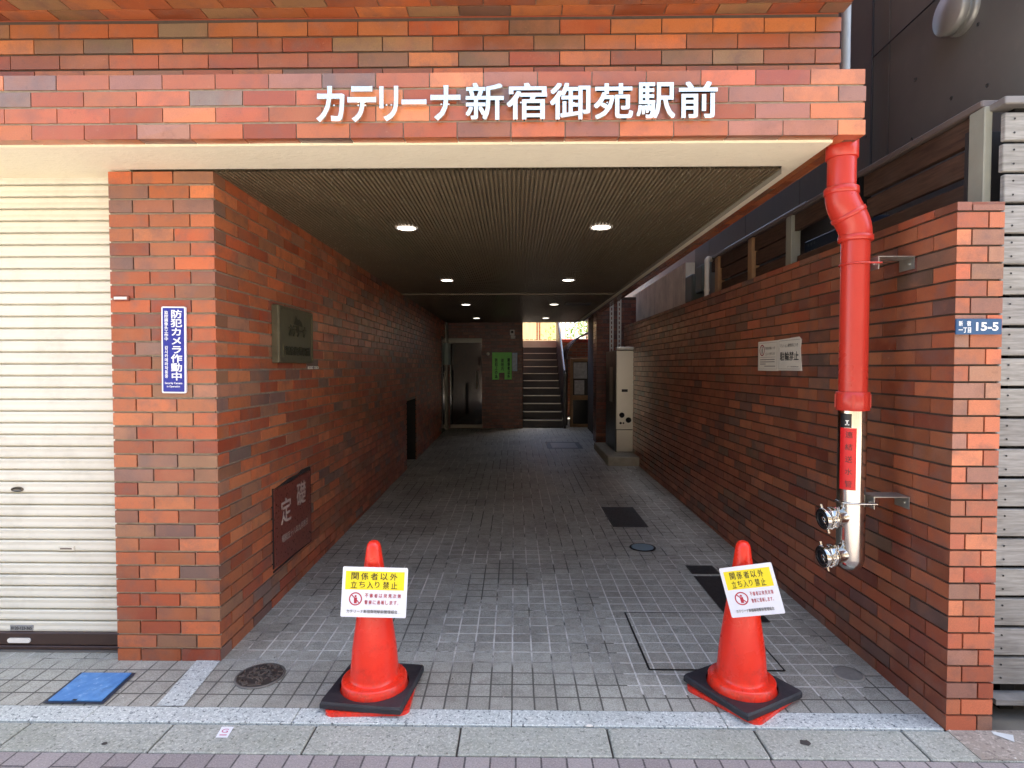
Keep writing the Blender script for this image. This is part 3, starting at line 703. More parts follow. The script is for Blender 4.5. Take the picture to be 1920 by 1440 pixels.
k = MB(); pipe(k, UXp, 2.28, 2.62, PR); ringb(k, UXp, 2.435, 2.52, .0665); k.build("upper_pipe", M_REDP, sp_)
k = MB(); path = []; th_ = 52
zA, zB = 2.300, 2.075
# two bends joined: out along +x then back to vertical
for i in range(13):
    tt = i/12; s_ = tt**3*(tt*(6*tt-15)+10); path.append((UXp+(PX-UXp)*s_, PY, zA+(zB-zA)*tt))
k.tube(path, [PR+.006+.006*math.sin(math.pi*i/12) for i in range(13)], 40, caps=False)
ringb(k, UXp, 2.275, 2.307, .0715); ringb(k, PX, 2.066, 2.092, .0715)
q = Vector(path[6]); d_ = (Vector(path[7])-Vector(path[5])).normalized(); Mq = Matrix.Translation(q) @ d_.to_track_quat('Z', 'Y').to_matrix().to_4x4()
k.lathe([(.068, -.012), (.0755, -.009), (.0755, .009), (.068, .012)], 40, Mq); k.build("offset_bend", M_REDP, sp_)
k = MB(); pipe(k, PX, 1.38, 2.07, PR); k.build("lower_pipe", M_REDP, sp_)
k = MB(); ringb(k, PX, 1.302, 1.388, .069)
for a in range(8):
    Mr = Matrix.Translation((PX, PY, 0)) @ Matrix.Rotation(a*math.pi/4+.3, 4, 'Z'); k.box(.0655, .072, -.006, .006, 1.315, 1.375, M=Mr)
k.build("collar", M_REDP, sp_)
def stain():
    t = NT("polished stainless"); n1 = t.noise(5, 3, .5, t.n("ShaderNodeMapping", {"Vector": t.tc.outputs["Object"], "Scale": (1, 1, .2)}).outputs[0])
    t.bump(t.noise(26, 2), .05, .001)
    return t.out(rgb(208, 204, 194), t.ramp(n1, .3, .7, .1, .2), 1.)
M_SS = stain()
k = MB(); prof = [(PR, 1.305)]; prof += [(PR, .625)]
for a in range(1, 9): prof.append((PR*math.cos(R(a*90/8)) if a < 8 else 0, .625-.06*math.sin(R(a*90/8))))
k.lathe(prof[::-1], 48, Matrix.Translation((PX, PY, 0))); ss = k.build("stainless_section", M_SS, sp_)
# label wrapped on the pipe: faces the camera's left
def wrap(mb, a0, a1, z0, z1, r, mi=0, n=8):
    vs = []
    for i in range(n+1):
        a = a0+(a1-a0)*i/n; vs += [(PX+r*math.cos(a), PY+r*math.sin(a), z0), (PX+r*math.cos(a), PY+r*math.sin(a), z1)]
    mb.add(vs, [[2*i, 2*i+2, 2*i+3, 2*i+1] for i in range(n)], mi, True)
def wrap_text(mb, txt, ac, wd, z0, z1, r, mi=0, off=0.):
    vs, fs = text_mesh(txt, off, 0, 1.75); x0 = min(v.x for v in vs); x1 = max(v.x for v in vs); y0 = min(v.y for v in vs); y1 = max(v.y for v in vs)
    W = []
    for v in vs:
        a = ac + ((v.x-x0)/(x1-x0)-.5)*wd/r; W.append((PX+r*math.cos(a), PY+r*math.sin(a), z0+(v.y-y0)/(y1-y0)*(z1-z0)))
    mb.add(W, fs, mi)
k = MB(); wrap(k, R(190), R(258), .945, 1.225, PR+.0008); wrap(k, R(190), R(238), 1.226, 1.29, PR+.0008, mi=1)
wrap_text(k, "連結送水管", R(229), .030, .958, 1.21, PR+.0016, mi=1)
for a, z in ((R(216), 1.238), (R(226), 1.238)): wrap(k, a-.06, a+.06, z, z+.004, PR+.0016, mi=2, n=2)
wrap(k, R(218), R(224), 1.243, 1.256, PR+.0016, mi=2, n=2); wrap(k, R(214), R(228), 1.256, 1.260, PR+.0016, mi=2, n=2)
k.build("label", [mat("red sticker", rgb(206, 22, 24), .4, var=.04), mat("black sticker", rgb(22, 20, 22), .35), M_WHITE], ss)
# inlets
M_BRASS = mat("polished steel cap", rgb(206, 200, 190), .14, 1., var=.04); M_DKCAP = mat("dark rubber cap face", rgb(46, 44, 44), .35, .5)
def chain(mb, pts, r=.0022, step=.011):
    L = [Vector(p) for p in pts]; acc = []; tot = 0
    for a, b in zip(L[:-1], L[1:]):
        n_ = max(1, int((b-a).length/step))
        for i in range(n_): acc.append((a.lerp(b, (i+.5)/n_), (b-a).normalized(), (b-a).length/n_))
    for i, (c, d, ln) in enumerate(acc):
        u = d.cross(Vector((0, 0, 1)) if abs(d.z) < .9 else Vector((1, 0, 0))).normalized(); v = d.cross(u)
        w_ = u if i % 2 else v
        pp = [c + d*(math.cos(2*math.pi*q/8)*ln*.68) + w_*(math.sin(2*math.pi*q/8)*ln*.40) for q in range(8)]
        mb.tube(pp, r, 6, closed=True)
def inlet(z):
    il = MB(); D = Vector((-1, -.10, -.10)).normalized(); Mi = Matrix.Translation((PX, PY-.006, z-.008)) @ D.to_track_quat('Z', 'Y').to_matrix().to_4x4()
    il.lathe([(.040, .035), (.040, .075), (.044, .085), None, (.044, .085), (.050, .086), (.050, .10), None, (.050, .1), (.048, .1), (.048, .12), (.050, .123), (.050, .138), (.047, .142)], 36, Mi)
    i_ = il.build("inlet", M_SS, sp_)
    c = MB(); c.lathe([(.047, .142), (.044, .143), None, (.044, .1405), (.02, .139), (.012, .146), (0, .147)], 36, Mi); c.lathe([(.036, .1415), (.036, .144), (.030, .144), (.03, .1400)], 30, Mi); c.build("cap", M_DKCAP, i_)
    c = MB()
    for a in (20, 110, 200, 290):
        e = Mi @ Matrix.Rotation(R(a), 4, 'Z'); c = MB(); c.tube([e @ Vector((.046, 0, .127)), e @ Vector((.066, 0, .127))], .0055, 10); c.build("lug", M_BRASS, i_)
    for a in (60, 240):
        e = Mi @ Matrix.Rotation(R(a), 4, 'Z'); c = MB(); c.tube([e @ Vector((.048, 0, .093)), e @ Vector((.062, 0, .093))], .006, 10); c.build("lug", M_BRASS, i_)
    c = MB(); A = Mi @ Vector((.0, 0, .15)); Bq = Vector((PX-.115, PY-.062, z+.045))
    pts = []
    P0 = Vector((PX-.142, PY-.03, z-.012)); P1 = Vector((PX-.088, PY-.058, z+.040))
    for q in range(15):
        t_ = q/14; a_ = math.sin(math.pi*t_); pp = P0.lerp(P1, t_); pts.append(pp + Vector((0, -.022*a_, -.075*a_*(1-.25*t_))))
    chain(c, pts); c.build("chain", M_BRASS, i_)
inlet(.829); inlet(.656)
# wall brackets
M_GALV = mat("galvanised steel", rgb(176, 174, 166), .38, .75, var=.12, scale=25)
for z in (1.962, .885):
    c = MB(); xw = 1.748; x0 = PX+.062
    c.box(x0+.012, xw, 2.60, 2.70, z+.027, z+.031); c.box(x0+.012, x0+.016, 2.60, 2.70, z-.026, z+.027); c.box(xw-.005, xw-.001, 2.60, 2.70, z-.026, z+.027)
    c.tube([(xw-.012, 2.63, z), (xw-.004, 2.63, z)], .007, 6); c.tube([(x0+.004, 2.63, z), (x0+.026, 2.63, z)], .006, 6)
    b_ = c.build("wall_bracket", M_GALV, sp_)
    c = MB(); u = [Vector((x0+.02, PY-PR-.004, z))]
    for a in range(270, 89, -12): u.append(Vector((PX+(PR+.004)*math.cos(R(a)), PY+(PR+.004)*math.sin(R(a)), z)))
    u.append(Vector((x0+.02, PY+PR+.004, z))); c.tube(u, .0042, 8)
    c.build("u_bolt", M_REDP if z > 1.5 else M_SS, b_)
c = MB(); c.tube([(1.537, 2.80, 2.55), (1.537, 2.80, 5.2)], .02, 12); tag(c.build("drain_pipe", mat("grey pvc", rgb(140, 150, 158), .4)), "thin blue-grey vertical pipe at the upper right edge of the brick building", "pipe")

# ------------------------------------------------------------------ traffic cones
def orange():
    t = NT("orange-red cone plastic"); n1 = t.noise(7, 4, .6); n2 = t.noise(50, 3)
    c = t.mix(t.ramp(n1, .35, .7), rgb(238, 54, 32), rgb(228, 44, 28)); c = t.mix(t.ramp(t.noise(13, 6, .75), .56, .76, 0, .45), c, rgb(150, 50, 38)); c = t.mix(t.ramp(t.noise(90, 3, .7), .68, .76, 0, .6), c, rgb(228, 120, 96)); zz = t.n("ShaderNodeSeparateXYZ", {0: t.tc.outputs["Object"]}).outputs[2]; c = t.mix(t.math('MULTIPLY', t.ramp(zz, .16, .01), t.ramp(t.noise(24, 5, .7), .42, .62, 0, .55)), c, rgb(96, 66, 56))
    t.bump(n2, .05, .001)
    t.b.inputs["Subsurface Weight"].default_value = .0
    return t.out(c, t.ramp(n1, .3, .7, .22, .34), 0., .5)
M_CONE = orange(); M_RUB = mat("black rubber", rgb(38, 37, 42), .55, var=.2, scale=9, bump=.2, bscale=90, dirt=rgb(84, 80, 84), dirtamt=.35)
cone = thing("traffic_cone", "", "traffic cone", (0, 0, 0), "traffic cones blocking the passage")
k = MB(); k.prism(rrect(-.182, .182, -.182, .182, .04, 6), 0, .017, M=Matrix.Rotation(R(9), 4, 'Z'))
k.lathe([(.160, .017), (.160, .022), (.152, .034), (.147, .05), None, (.147, .05), (.147, .074), (.142, .080), (.136, .082), (.116, .083), None, (.116, .083), (.111, .087), (.109, .1), (.105, .15), (.099, .22), (.0785, .36), (.060, .48), (.0445, .592), (.0375, .64), (.0335, .672), (.0295, .69), (.021, .7015), (.010, .706), (0, .7065)], 48)
body = k.build("body", M_CONE, cone)
# black rubber weight: square plate with a round hole, resting on the orange base
k = MB(); H_ = .183; n_ = 48; r_ = .153
outer = []
for i in range(n_):
    a = 2*math.pi*(i+.5)/n_; cx_, sy_ = math.cos(a), math.sin(a); m_ = H_/max(abs(cx_), abs(sy_)); outer.append((cx_*m_, sy_*m_))
for i, (a, b) in enumerate(outer):
    pass
# exact corners
for cxx, cyy in ((1, 1), (-1, 1), (-1, -1), (1, -1)):
    j = min(range(n_), key=lambda i: (outer[i][0]-cxx*H_)**2+(outer[i][1]-cyy*H_)**2); outer[j] = (cxx*H_*.985, cyy*H_*.985)
lev = [(1.0, .020), (1.0, .040), (.975, .050)]
V = []
for sc_, z in lev: V += [(x*sc_, y*sc_, z) for x, y in outer]
V += [(r_*1.02*math.cos(2*math.pi*(i+.5)/n_), r_*1.02*math.sin(2*math.pi*(i+.5)/n_), .046) for i in range(n_)]
V += [(r_*.985*math.cos(2*math.pi*(i+.5)/n_), r_*.985*math.sin(2*math.pi*(i+.5)/n_), .020) for i in range(n_)]
F_ = [];
for l in range(4):
    for i in range(n_): F_.append([l*n_+i, l*n_+(i+1) % n_, (l+1)*n_+(i+1) % n_, (l+1)*n_+i])
for i in range(n_): F_.append([4*n_+i, 4*n_+(i+1) % n_, (i+1) % n_, i])
k.add(V, F_); k.build("base_weight", M_RUB, cone)
cone.location = (-.672, 2.595, .0025); cone.rotation_euler = (0, 0, R(-6.5)); cone["label"] = "orange cone with a black base weight, near the left brick pillar"
dup(cone, (1.012, 2.62, .0025), R(30), "orange cone with a turned black base weight, near the red standpipe")

# warning sheets fixed to the cones
M_SHEET = mat("white plastic sheet", rgb(226, 228, 234), .35, var=.03); M_YEL = mat("yellow print", rgb(240, 218, 20), .4, var=.03); M_CRIM = mat("crimson print", rgb(176, 42, 62), .5)
def caution(name, label, C, yaw, roll, pitch, W=.286, H=.216):
    t = thing(name, label, "sign", C, "warning sheets on the cones")
    Mx = Matrix.Translation(C) @ Matrix.Rotation(yaw, 4, 'Z') @ Matrix.Rotation(pitch, 4, 'X') @ Matrix.Rotation(roll, 4, 'Y')
    u, v = Mx.to_3x3() @ UX, Mx.to_3x3() @ UZ
    k = MB(); k.prism(rrect(-W/2, W/2, -H/2, H/2, .006), 0, .002, M=Mx @ XZ); k.build("sheet", M_SHEET, t)
    O = Mx @ Vector((-W/2, -.002, -H/2))
    def Q(x, z): return O+u*x+v*z
    k = MB(); flat(k, O, u, v, rect(.014, W-.014, .118, H-.018), 0, .0006); k.build("yellow_panel", M_YEL, t)
    k = MB(); a = .034; ww = W-2*a-.006
    for row, zz in (("関係者以外", .161), ("立ち入り禁止", .124)):
        n_ = len(row)
        for i, ch in enumerate(row): 
            cw_ = ww/n_
            put_text(k, ch, Q(a+cw_*i+cw_*.12, zz+(.004 if ch in 'ちり' else 0)), u, v, cw_*.76 if ch not in 'り' else cw_*.55, .031 if ch not in 'ちり' else .026, .006, lift=.0014)
    put_text(k, "カテリーナ新宿御苑駅前管理組合", Q(.026, .018), u, v, W-.064, .0145, .003, lift=.001)
    k.build("black_print", M_INK, t)
    k = MB(); cc = Q(.062, .078); disc_ring(k, cc, u, v, .0235, .0285, lift=.001)
    k.add([cc+(u*x+v*z)+u.cross(v)*.0012 for x, z in ((-.019, .016), (-.016, .019), (.019, -.016), (.016, -.019))], [[0, 3, 2, 1]])
    disc_ring(k, cc+v*.012, u, v, 0, .0045, lift=.001); flat(k, cc, u, v, [(-.006, -.019), (.006, -.019), (.007, .006), (-.007, .006)], lift=.001)
    for row, zz in (("不審者は発見次第", .085), ("警察に通報します。", .056)):
        n_ = len(row); cw_ = (W-.1-.022)/n_
        for i, ch in enumerate(row): 
            if ch == '。': put_text(k, ch, Q(.1+cw_*i, zz), u, v, cw_*.25, .006, .005, lift=.001)
            else: put_text(k, ch, Q(.1+cw_*i+cw_*.1, zz), u, v, cw_*.74, .0175, .012, lift=.001)
    k.build("red_print", M_CRIM, t)
caution("warning_sheet", "yellow and white no entry sheet hung almost level on the cone near the left pillar", Vector((-.647, 2.505, .506)), R(3), R(2.2), R(-6))
caution("warning_sheet", "yellow and white no entry sheet hung askew on the cone near the standpipe", Vector((1.010, 2.515, .521)), R(-26), R(-16), R(-4), .222, .216)

# ------------------------------------------------------------------ covers and litter on the ground
M_IRON = mat("cast iron", rgb(70, 64, 60), .55, .4, var=.3, scale=30, bump=.4)
def onfloor(o): pass
mb_ = thing("meter_box_cover", "square blue plastic meter lid in a dark frame, on tiles before the shutter", "cover", (-2.0, 2.61, .003))
def blue_lid():
    t = NT("scuffed blue plastic"); n1 = t.noise(24, 5, .65); n2 = t.noise(4, 4)
    c = t.mix(t.ramp(n1, .4, .7), rgb(66, 122, 182), rgb(92, 146, 200)); c = t.mix(t.ramp(t.noise(44, 4, .7), .6, .72, 0, .6), c, rgb(180, 206, 226)); c = t.mix(t.ramp(t.noise(17, 5, .7), .58, .72, 0, .5), c, rgb(52, 84, 120))
    t.bump(n1, .25, .002); return t.out(c, .45)
k = MB(); k.add([(-2.128, 2.483, .006), (-1.853, 2.484, .006), (-1.876, 2.737, .0095), (-2.15, 2.735, .0095)], [[0, 1, 2, 3]]); k.build("frame", mat("dark blue frame", rgb(40, 46, 62), .6), mb_)
k = MB(); q = [(-2.111, 2.497), (-1.872, 2.498), (-1.891, 2.724), (-2.13, 2.722)]
k.add([(x, y, .0075+.0145*(y-2.48)) for x, y in q] + [(x, y, .0125+.0145*(y-2.48)) for x, y in q], [[4, 5, 6, 7], [0, 1, 5, 4], [1, 2, 6, 5], [2, 3, 7, 6], [3, 0, 4, 7]]); k.build("lid", blue_lid(), mb_)
k = MB(); k.box(-2.005, -1.985, 2.494, 2.506, .0128, .0135); k.build("finger_notch", mat("notch dark", rgb(24, 26, 34), .7), mb_)

mh = thing("manhole_cover", "small round cast iron cover with worn relief, beside the left pillar base", "cover", (-1.262, 2.725, fz(2.725)))
k = MB(); Mt = Matrix.Translation((-1.262, 2.725, fz(2.725)+.001)); k.lathe([(.115, .0), (.115, .004), (.106, .005)], 40, Mt); k.build("rim", mat("worn iron rim", rgb(112, 108, 102), .6, .3), mh)
k = MB(); k.lathe([(.105, .003), (.1, .0045), (0, .0045)], 40, Mt, smooth=False); rr = random.Random(5)
for i in range(70):
    a = rr.uniform(0, 6.28); r0 = .095*math.sqrt(rr.random()); e = Mt @ Matrix.Translation((r0*math.cos(a), r0*math.sin(a), 0)) @ Matrix.Rotation(rr.uniform(0, 3.14), 4, 'Z'); lw = rr.uniform(.008, .016)
    k.box(-lw, lw, -.0035, .0035, .004, .0085, mi=1, M=e)
k.build("disc", [M_IRON, mat("polished iron", rgb(122, 114, 106), .4, .5)], mh)

def cover(name, label, pts, m, m2=None, frame=.012, lift=.004):
    t = thing(name, label, "cover", (sum(p[0] for p in pts)/4, sum(p[1] for p in pts)/4, fz(sum(p[1] for p in pts)/4)))
    c = Vector((sum(p[0] for p in pts)/4, sum(p[1] for p in pts)/4))
    inner = [tuple(Vector(p)+(c-Vector(p)).normalized()*frame*1.4) for p in pts]
    k = MB(); k.add([(x, y, fz(y)+lift) for x, y in pts] + [(x, y, fz(y)+lift) for x, y in inner], [[i, (i+1) % 4, 4+(i+1) % 4, 4+i] for i in range(4)]); k.build("frame", m2 or m, t)
    k = MB(); k.add([(x, y, fz(y)+lift+.001) for x, y in inner], [[0, 1, 2, 3]]); k.build("lid", m, t)
    return t
M_BLK = mat("black iron plate", rgb(38, 36, 35), .5, .4, var=.3, scale=40, bump=.5, bscale=150)
M_FR = mat("steel edge", rgb(58, 56, 54), .5, .4)
cover("tiled_access_cover", "large tiled access hatch in a dark metal frame, behind the right cone", [(.628, 2.803), (1.30, 2.803), (1.29, 3.449), (.622, 3.449)], M_FLOOR, M_BLK, .010)
cover("drain_cover", "short black drain cover, closer to the blue-grey valve lid than the long one", [(1.217, 4.078), (1.418, 4.078), (1.414, 4.247), (1.215, 4.247)], M_BLK, M_FR, .008)
cover("drain_cover", "long black drain cover in the floor by the right wall, partly behind the right cone", [(1.222, 3.33), (1.452, 3.33), (1.424, 4.038), (1.214, 4.038)], M_BLK, M_FR, .008)
cover("drain_cover", "dark square grate in the floor midway along the passage", [(.835, 5.21), (1.16, 5.21), (1.152, 5.92), (.827, 5.92)], M_BLK, M_FR, .02)
cover("drain_cover", "far rectangular hatch with a light rim in front of the stairs", [(.45, 9.75), (1.06, 9.75), (1.05, 10.54), (.44, 10.54)], mat("grey hatch", rgb(120, 116, 110), .4, .3), M_BLK, .10)
k = MB(); Mt = Matrix.Translation((.985, 4.647, fz(4.647)+.003)); br_ = thing("valve_cover", "small round grey-blue valve lid in the floor before the dark grate", "cover", (.985, 4.647, fz(4.647)))
k.lathe([(.104, 0), (.104, .004), (.09, .005)], 32, Mt); k.build("rim", M_BLK, br_)
k = MB(); k.lathe([(.089, .003), (.085, .006), (0, .006)], 32, Mt, smooth=False); k.build("disc", mat("blue-grey lid", rgb(112, 136, 146), .5, var=.1), br_)
k = MB(); Mt = Matrix.Translation((1.592, 2.785, fz(2.785)+.001)); cr = thing("valve_cover", "pale round concrete lid in the floor close to the foot of the right wall", "cover", (1.592, 2.785, fz(2.785)))
k.lathe([(.072, 0), (.072, .003), (.062, .004)], 32, Mt); k.build("rim", mat("pale mortar ring", rgb(150, 148, 140), .8, var=.15), cr)
k = MB(); k.lathe([(.061, .0025), (0, .0025)], 32, Mt, smooth=False); k.build("disc", mat("grey concrete lid", rgb(128, 126, 120), .8, var=.2, scale=40), cr)
k = MB(); P4 = [(-1.236, 2.268), (-1.188, 2.268), (-1.196, 2.338), (-1.247, 2.338)]
k.add([(x, y, .0012) for x, y in P4], [[0, 1, 2, 3]]); put_text(k, "G", (-1.231, 2.297, .0014), (1, 0, 0), (-.12, 1, 0), .028, .026, .01, mi=1, lift=.001); flat(k, Vector((-1.228, 2.28, .0014)), UX, UY, rect(0, .03, 0, .006), 1, .001)
tag(k.build("paper_sticker", [M_SHEET, mat("pink ink", rgb(190, 110, 130), .6)]), "small white sticker marked G on the concrete gutter", "sticker")
k = MB(); k.add([(1.925, 2.335, .004), (1.968, 2.285, .005), (1.99, 2.318, .012), (1.93, 2.352, .006)], [[0, 1, 2], [0, 2, 3]])
tag(k.build("paper_scrap", mat("limp clear film", rgb(196, 200, 198), .2)), "crumpled pale scrap of film on the rough concrete beside the wall end", "litter")
k = MB()
for i in range(14): pass
k.tube([(.86, 2.56, .006), (.882, 2.553, .009), (.905, 2.54, .006), (.90, 2.528, .005)], [.0015, .0022, .0015, .0008], 6); tag(k.build("twig", mat("brown twig", rgb(110, 64, 44), .8)), "tiny curled brown twig on the tiles left of the right cone", "litter")
k = MB(); k.prism([(0, 0), (.018, -.004), (.03, .004), (.024, .012), (.008, .012)], .001, .003, M=Matrix.Translation((.27, 2.362, .001))); tag(k.build("pale_chip", M_WHITE), "tiny white chip lying on the kerb edge in the middle", "litter")
def blob(name, label, x, y, r, m):
    rr = random.Random(int(x*1000)); n_ = 14; P = [(x+r*rr.uniform(.7, 1.2)*math.cos(2*math.pi*i/n_)*1.2, y+r*rr.uniform(.7, 1.2)*math.sin(2*math.pi*i/n_), .001) for i in range(n_)]
    tag(MB().add(P, [list(range(n_))]).build(name, m), label, "gum stain")
M_GUM = mat("old gum", rgb(62, 58, 56), .8, var=.2)
blob("gum_spot", "dark round gum spot on the gutter slab in front of the right cone", 1.135, 2.275, .018, M_GUM)
blob("gum_spot", "smaller dark gum spot on the gutter slab left of the G sticker", -1.66, 2.225, .010, M_GUM)

k = MB(); rr = random.Random(21)
for i in range(90):
    x, y = rr.uniform(-2.6, 1.9), rr.choice((rr.uniform(2.35, 2.37), rr.uniform(2.19, 2.5), rr.uniform(2.17, 2.2), rr.uniform(2.5, 2.95)))
    if y > 2.8 and x < -1.5: continue
    a = rr.uniform(.0015, .0045); th__ = rr.uniform(0, 6)
    z_ = .0035 + fz(y)
    P = [(x+a*rr.uniform(.7, 1.5)*math.cos(th__+q*1.57), y+a*rr.uniform(.5, 1.2)*math.sin(th__+q*1.57), z_) for q in range(4)]
    k.add(P+[(x, y, z_+a*.7)], [[0, 1, 4], [1, 2, 4], [2, 3, 4], [3, 0, 4]], rr.choice((0, 0, 1, 1, 1)))
tag(k.build("grit", [mat("pale grit", rgb(206, 202, 194), .8), mat("dark grit", rgb(70, 62, 56), .9)]), "scattered pale and dark grit on the paving along the kerb", "grit", kind="stuff")

# ------------------------------------------------------------------ things at the back of the passage
pl_ = MB().box(1.24, 1.70, 8.20, 9.80, .06, .217, bev=.012); tag(pl_.build("concrete_plinth", mat("plinth concrete", rgb(150, 144, 128), .85, var=.2, scale=10, bump=.4)), "low concrete plinth carrying the tall steel cabinet", "plinth")
cb = thing("steel_cabinet", "tall narrow stainless cabinet with round holes in its front, on the concrete plinth", "cabinet", (1.56, 9.1, .217))
def brushed():
    t = NT("brushed stainless"); n1 = t.noise(3, 4); n2 = t.noise(60, 3, .5, t.n("ShaderNodeMapping", {"Vector": t.tc.outputs["Object"], "Scale": (.05, 1, 6)}).outputs[0])
    return t.out(t.mix(n1, rgb(190, 186, 172), rgb(212, 208, 196)), .3, .8)
M_BRU = brushed()
MB().box(1.425, 1.692, 8.70, 9.69, .217, 1.75).build("body", mat("dark cabinet side", rgb(64, 70, 66), .4, .3), cb)
fp = MB().box(1.432, 1.690, 8.675, 8.70, .56, 1.745, bev=.004).build("front_panel", M_BRU, cb)
MB().box(1.44, 1.686, 8.682, 8.70, .222, .55, bev=.004).build("lower_panel", M_BRU, cb)
MB().box(1.425, 1.70, 8.64, 8.72, 1.752, 1.80, bev=.006).build("top_lip", M_GALV, cb)
M_HOLE = mat("black hole", rgb(14, 14, 14), .6)
for x, z, r in ((1.515, .775, .040), (1.615, .70, .042), (1.497, .655, .018), (1.54, .655, .013)):
    k = MB(); k.lathe([(0, .004), (r*.8, .004), (r, .002), (r, 0)], 24, Matrix.Translation((x, 8.675, z)) @ Matrix.Rotation(R(90), 4, 'X')); k.build("port", M_HOLE, fp)
MB().box(1.51, 1.60, 8.668, 8.674, 1.125, 1.165).build("display", M_HOLE, fp)
k = MB().box(1.424, 1.43, 9.0, 9.3, .95, 1.5); k.build("side_strip", M_GALV, cb)
M_SLOT = mat("pale slotted channel", rgb(188, 186, 180), .5, .3)
for i, (x, lb) in enumerate(((1.487, "left one of two pale slotted upright channels above the steel cabinet"), (1.612, "right one of two pale slotted upright channels above the steel cabinet"))):
    k = MB(); k.box(x-.03, x-.012, 9.5, 9.54, 1.75 if i == 0 else 1.80, 2.62); k.box(x+.012, x+.03, 9.5, 9.54, 1.75 if i == 0 else 1.80, 2.62)
    for q in range(11): k.box(x-.012, x+.012, 9.5, 9.54, 1.80+q*.075, 1.825+q*.075)
    tag(k.build("slotted_channel", M_SLOT), lb, "channel", "slotted channels by the column")

gp = thing("green_notice", "bright green notice with dark vertical writing, on the rear wall", "notice", (-.4, 12.6, 1.5))
def BPt(x, z): return Vector((x, 12.602, z))
k = MB(); k.prism([(-.635, 1.22), (-.485, 1.22), (-.485, 1.37), (-.365, 1.37), (-.365, 1.225), (-.205, 1.225), (-.205, 1.82), (-.635, 1.82)], -12.600, -12.606, M=XZ); k.build("sheet", mat("bright green paper", rgb(136, 232, 112), .5, var=.08), gp)
k = MB(); put_text(k, "防犯上の為", (-.575, 12.600, 1.25), UX, UZ, .06, .44, .03, vertical=True); put_text(k, "建物内", (-.44, 12.600, 1.42), UX, UZ, .06, .26, .01, vertical=True); put_text(k, "関係者以外", (-.30, 12.600, 1.25), UX, UZ, .055, .44, .03, vertical=True)
k.build("print", mat("dark green ink", rgb(16, 70, 30), .6), gp)
k = MB(); k.box(-.195, -.085, 12.598, 12.604, 1.41, 1.81); k.box(-.18, -.1, 12.596, 12.598, 1.44, 1.78, mi=1)
tag(k.build("blue_notice", [mat("pale blue paper", rgb(160, 190, 214), .5, var=.15, scale=18), mat("paler blue print", rgb(176, 192, 206), .5, var=.3, scale=25)]), "narrow pale blue notice beside the green one on the rear wall", "notice")
ic = thing("door_intercom", "small white intercom with a dark screen high on the rear wall", "intercom", (-.2, 12.59, 2.2))
MB().box(-.245, -.145, 12.55, 12.61, 2.19, 2.31, bev=.012).build("screen_housing", M_WHITE, ic); MB().box(-.222, -.17, 12.546, 12.55, 2.235, 2.285).build("screen", M_HOLE, ic); MB().box(-.225, -.13, 12.56, 12.61, 2.11, 2.185, bev=.01).build("base", M_WHITE, ic)
k = MB(); k.lathe([(0, .006), (.03, .006), (.036, 0)], 8, Matrix.Translation((-.722, 12.612, 1.785)) @ Matrix.Rotation(R(90), 4, 'X')); tag(k.build("wall_sensor", M_WHITE), "tiny white round sensor on the rear wall left of the green notice", "sensor")

# notice cabinet, barrel canopy and rear yard
M_WOOD = mat("tan wood", rgb(158, 122, 84), .6, var=.2, scale=14)
nb = thing("notice_cabinet", "tan wooden framed cabinet with papers behind glass above a black panel, right of the stairs", "cabinet", (1.4, 13.0, .15))
k = MB()
for a in ((1.10, 1.16, .14, 1.70), (1.74, 1.80, .14, 1.70), (1.16, 1.74, 1.62, 1.70), (1.16, 1.74, .76, .86), (1.16, 1.74, .14, .22)): k.box(a[0], a[1], 12.9, 13.05, a[2], a[3], bev=.006)
k.build("frame", M_WOOD, nb)
MB().box(1.16, 1.74, 12.96, 13.04, .22, .76).build("lower_panel", mat("black gloss panel", rgb(34, 36, 36), .2, var=.2, scale=6), nb)
MB().box(1.16, 1.74, 12.99, 13.04, .86, 1.62).build("back_board", mat("board grey", rgb(70, 66, 60), .7), nb)
k = MB()
for a in ((1.18, 1.48, 1.24, 1.6), (1.5, 1.72, 1.2, 1.6), (1.2, 1.42, .88, 1.2)): k.box(a[0], a[1], 12.984, 12.989, a[2], a[3])
k.build("papers", mat("white papers", rgb(206, 206, 206), .6, var=.3, scale=14), nb)
cn = thing("barrel_canopy", "low curved brown canopy with metal ribs beside the stairs", "canopy", (1.5, 14.2, 0))
def arc(y, r0): return [(1.98-r0*math.cos(R(a)), y, 1.68+r0*.72*math.sin(R(a))) for a in range(0, 91, 10)]
k = MB()
A_, B_ = arc(13.2, .93), arc(15.25, .93); n_ = len(A_); k.add(A_+B_, [[i, i+1, n_+i+1, n_+i] for i in range(n_-1)], 0, True); k.build("roof_sheet", mat("smoked sheet", rgb(96, 70, 58), .3), cn)
for q in range(6): k = MB(); k.tube(arc(13.2+q*.41, .95), .016, 8); k.build("rib", mat("rib steel", rgb(70, 60, 56), .35, .4), cn)
k = MB().tube([(1.05, 13.22, .15), (1.05, 13.22, 1.68)], .022, 8); k.build("post", mat("rib steel", rgb(70, 60, 56), .35, .4), cn)
rt_ = MB(); bricks(rt_, (.99, 15.3, .1), UX, UZ, -UY, 4, 2.05, .23, .06, .24, .07, lambda r: .12*(r % 2), PAL_F, 61, d=.008); bed(rt_, (.99, 15.3, .1), UX, UZ, -UY, 4, 2.05, .008)
tag(rt_.build("retaining_wall", [M_BRICK, M_MORTAR]), "orange brick retaining wall behind the canopy at the back", "wall")
k = MB().box(.99, 6, 15.24, 15.55, 2.15, 2.24, bev=.01); tag(k.build("coping", mat("red coping", rgb(176, 70, 52), .6)), "red coping on the retaining wall top", "coping")
rl_ = thing("yard_railing", "pale metal railing of vertical bars at the top of the stairs", "railing", (1, 16.6, 2.19))
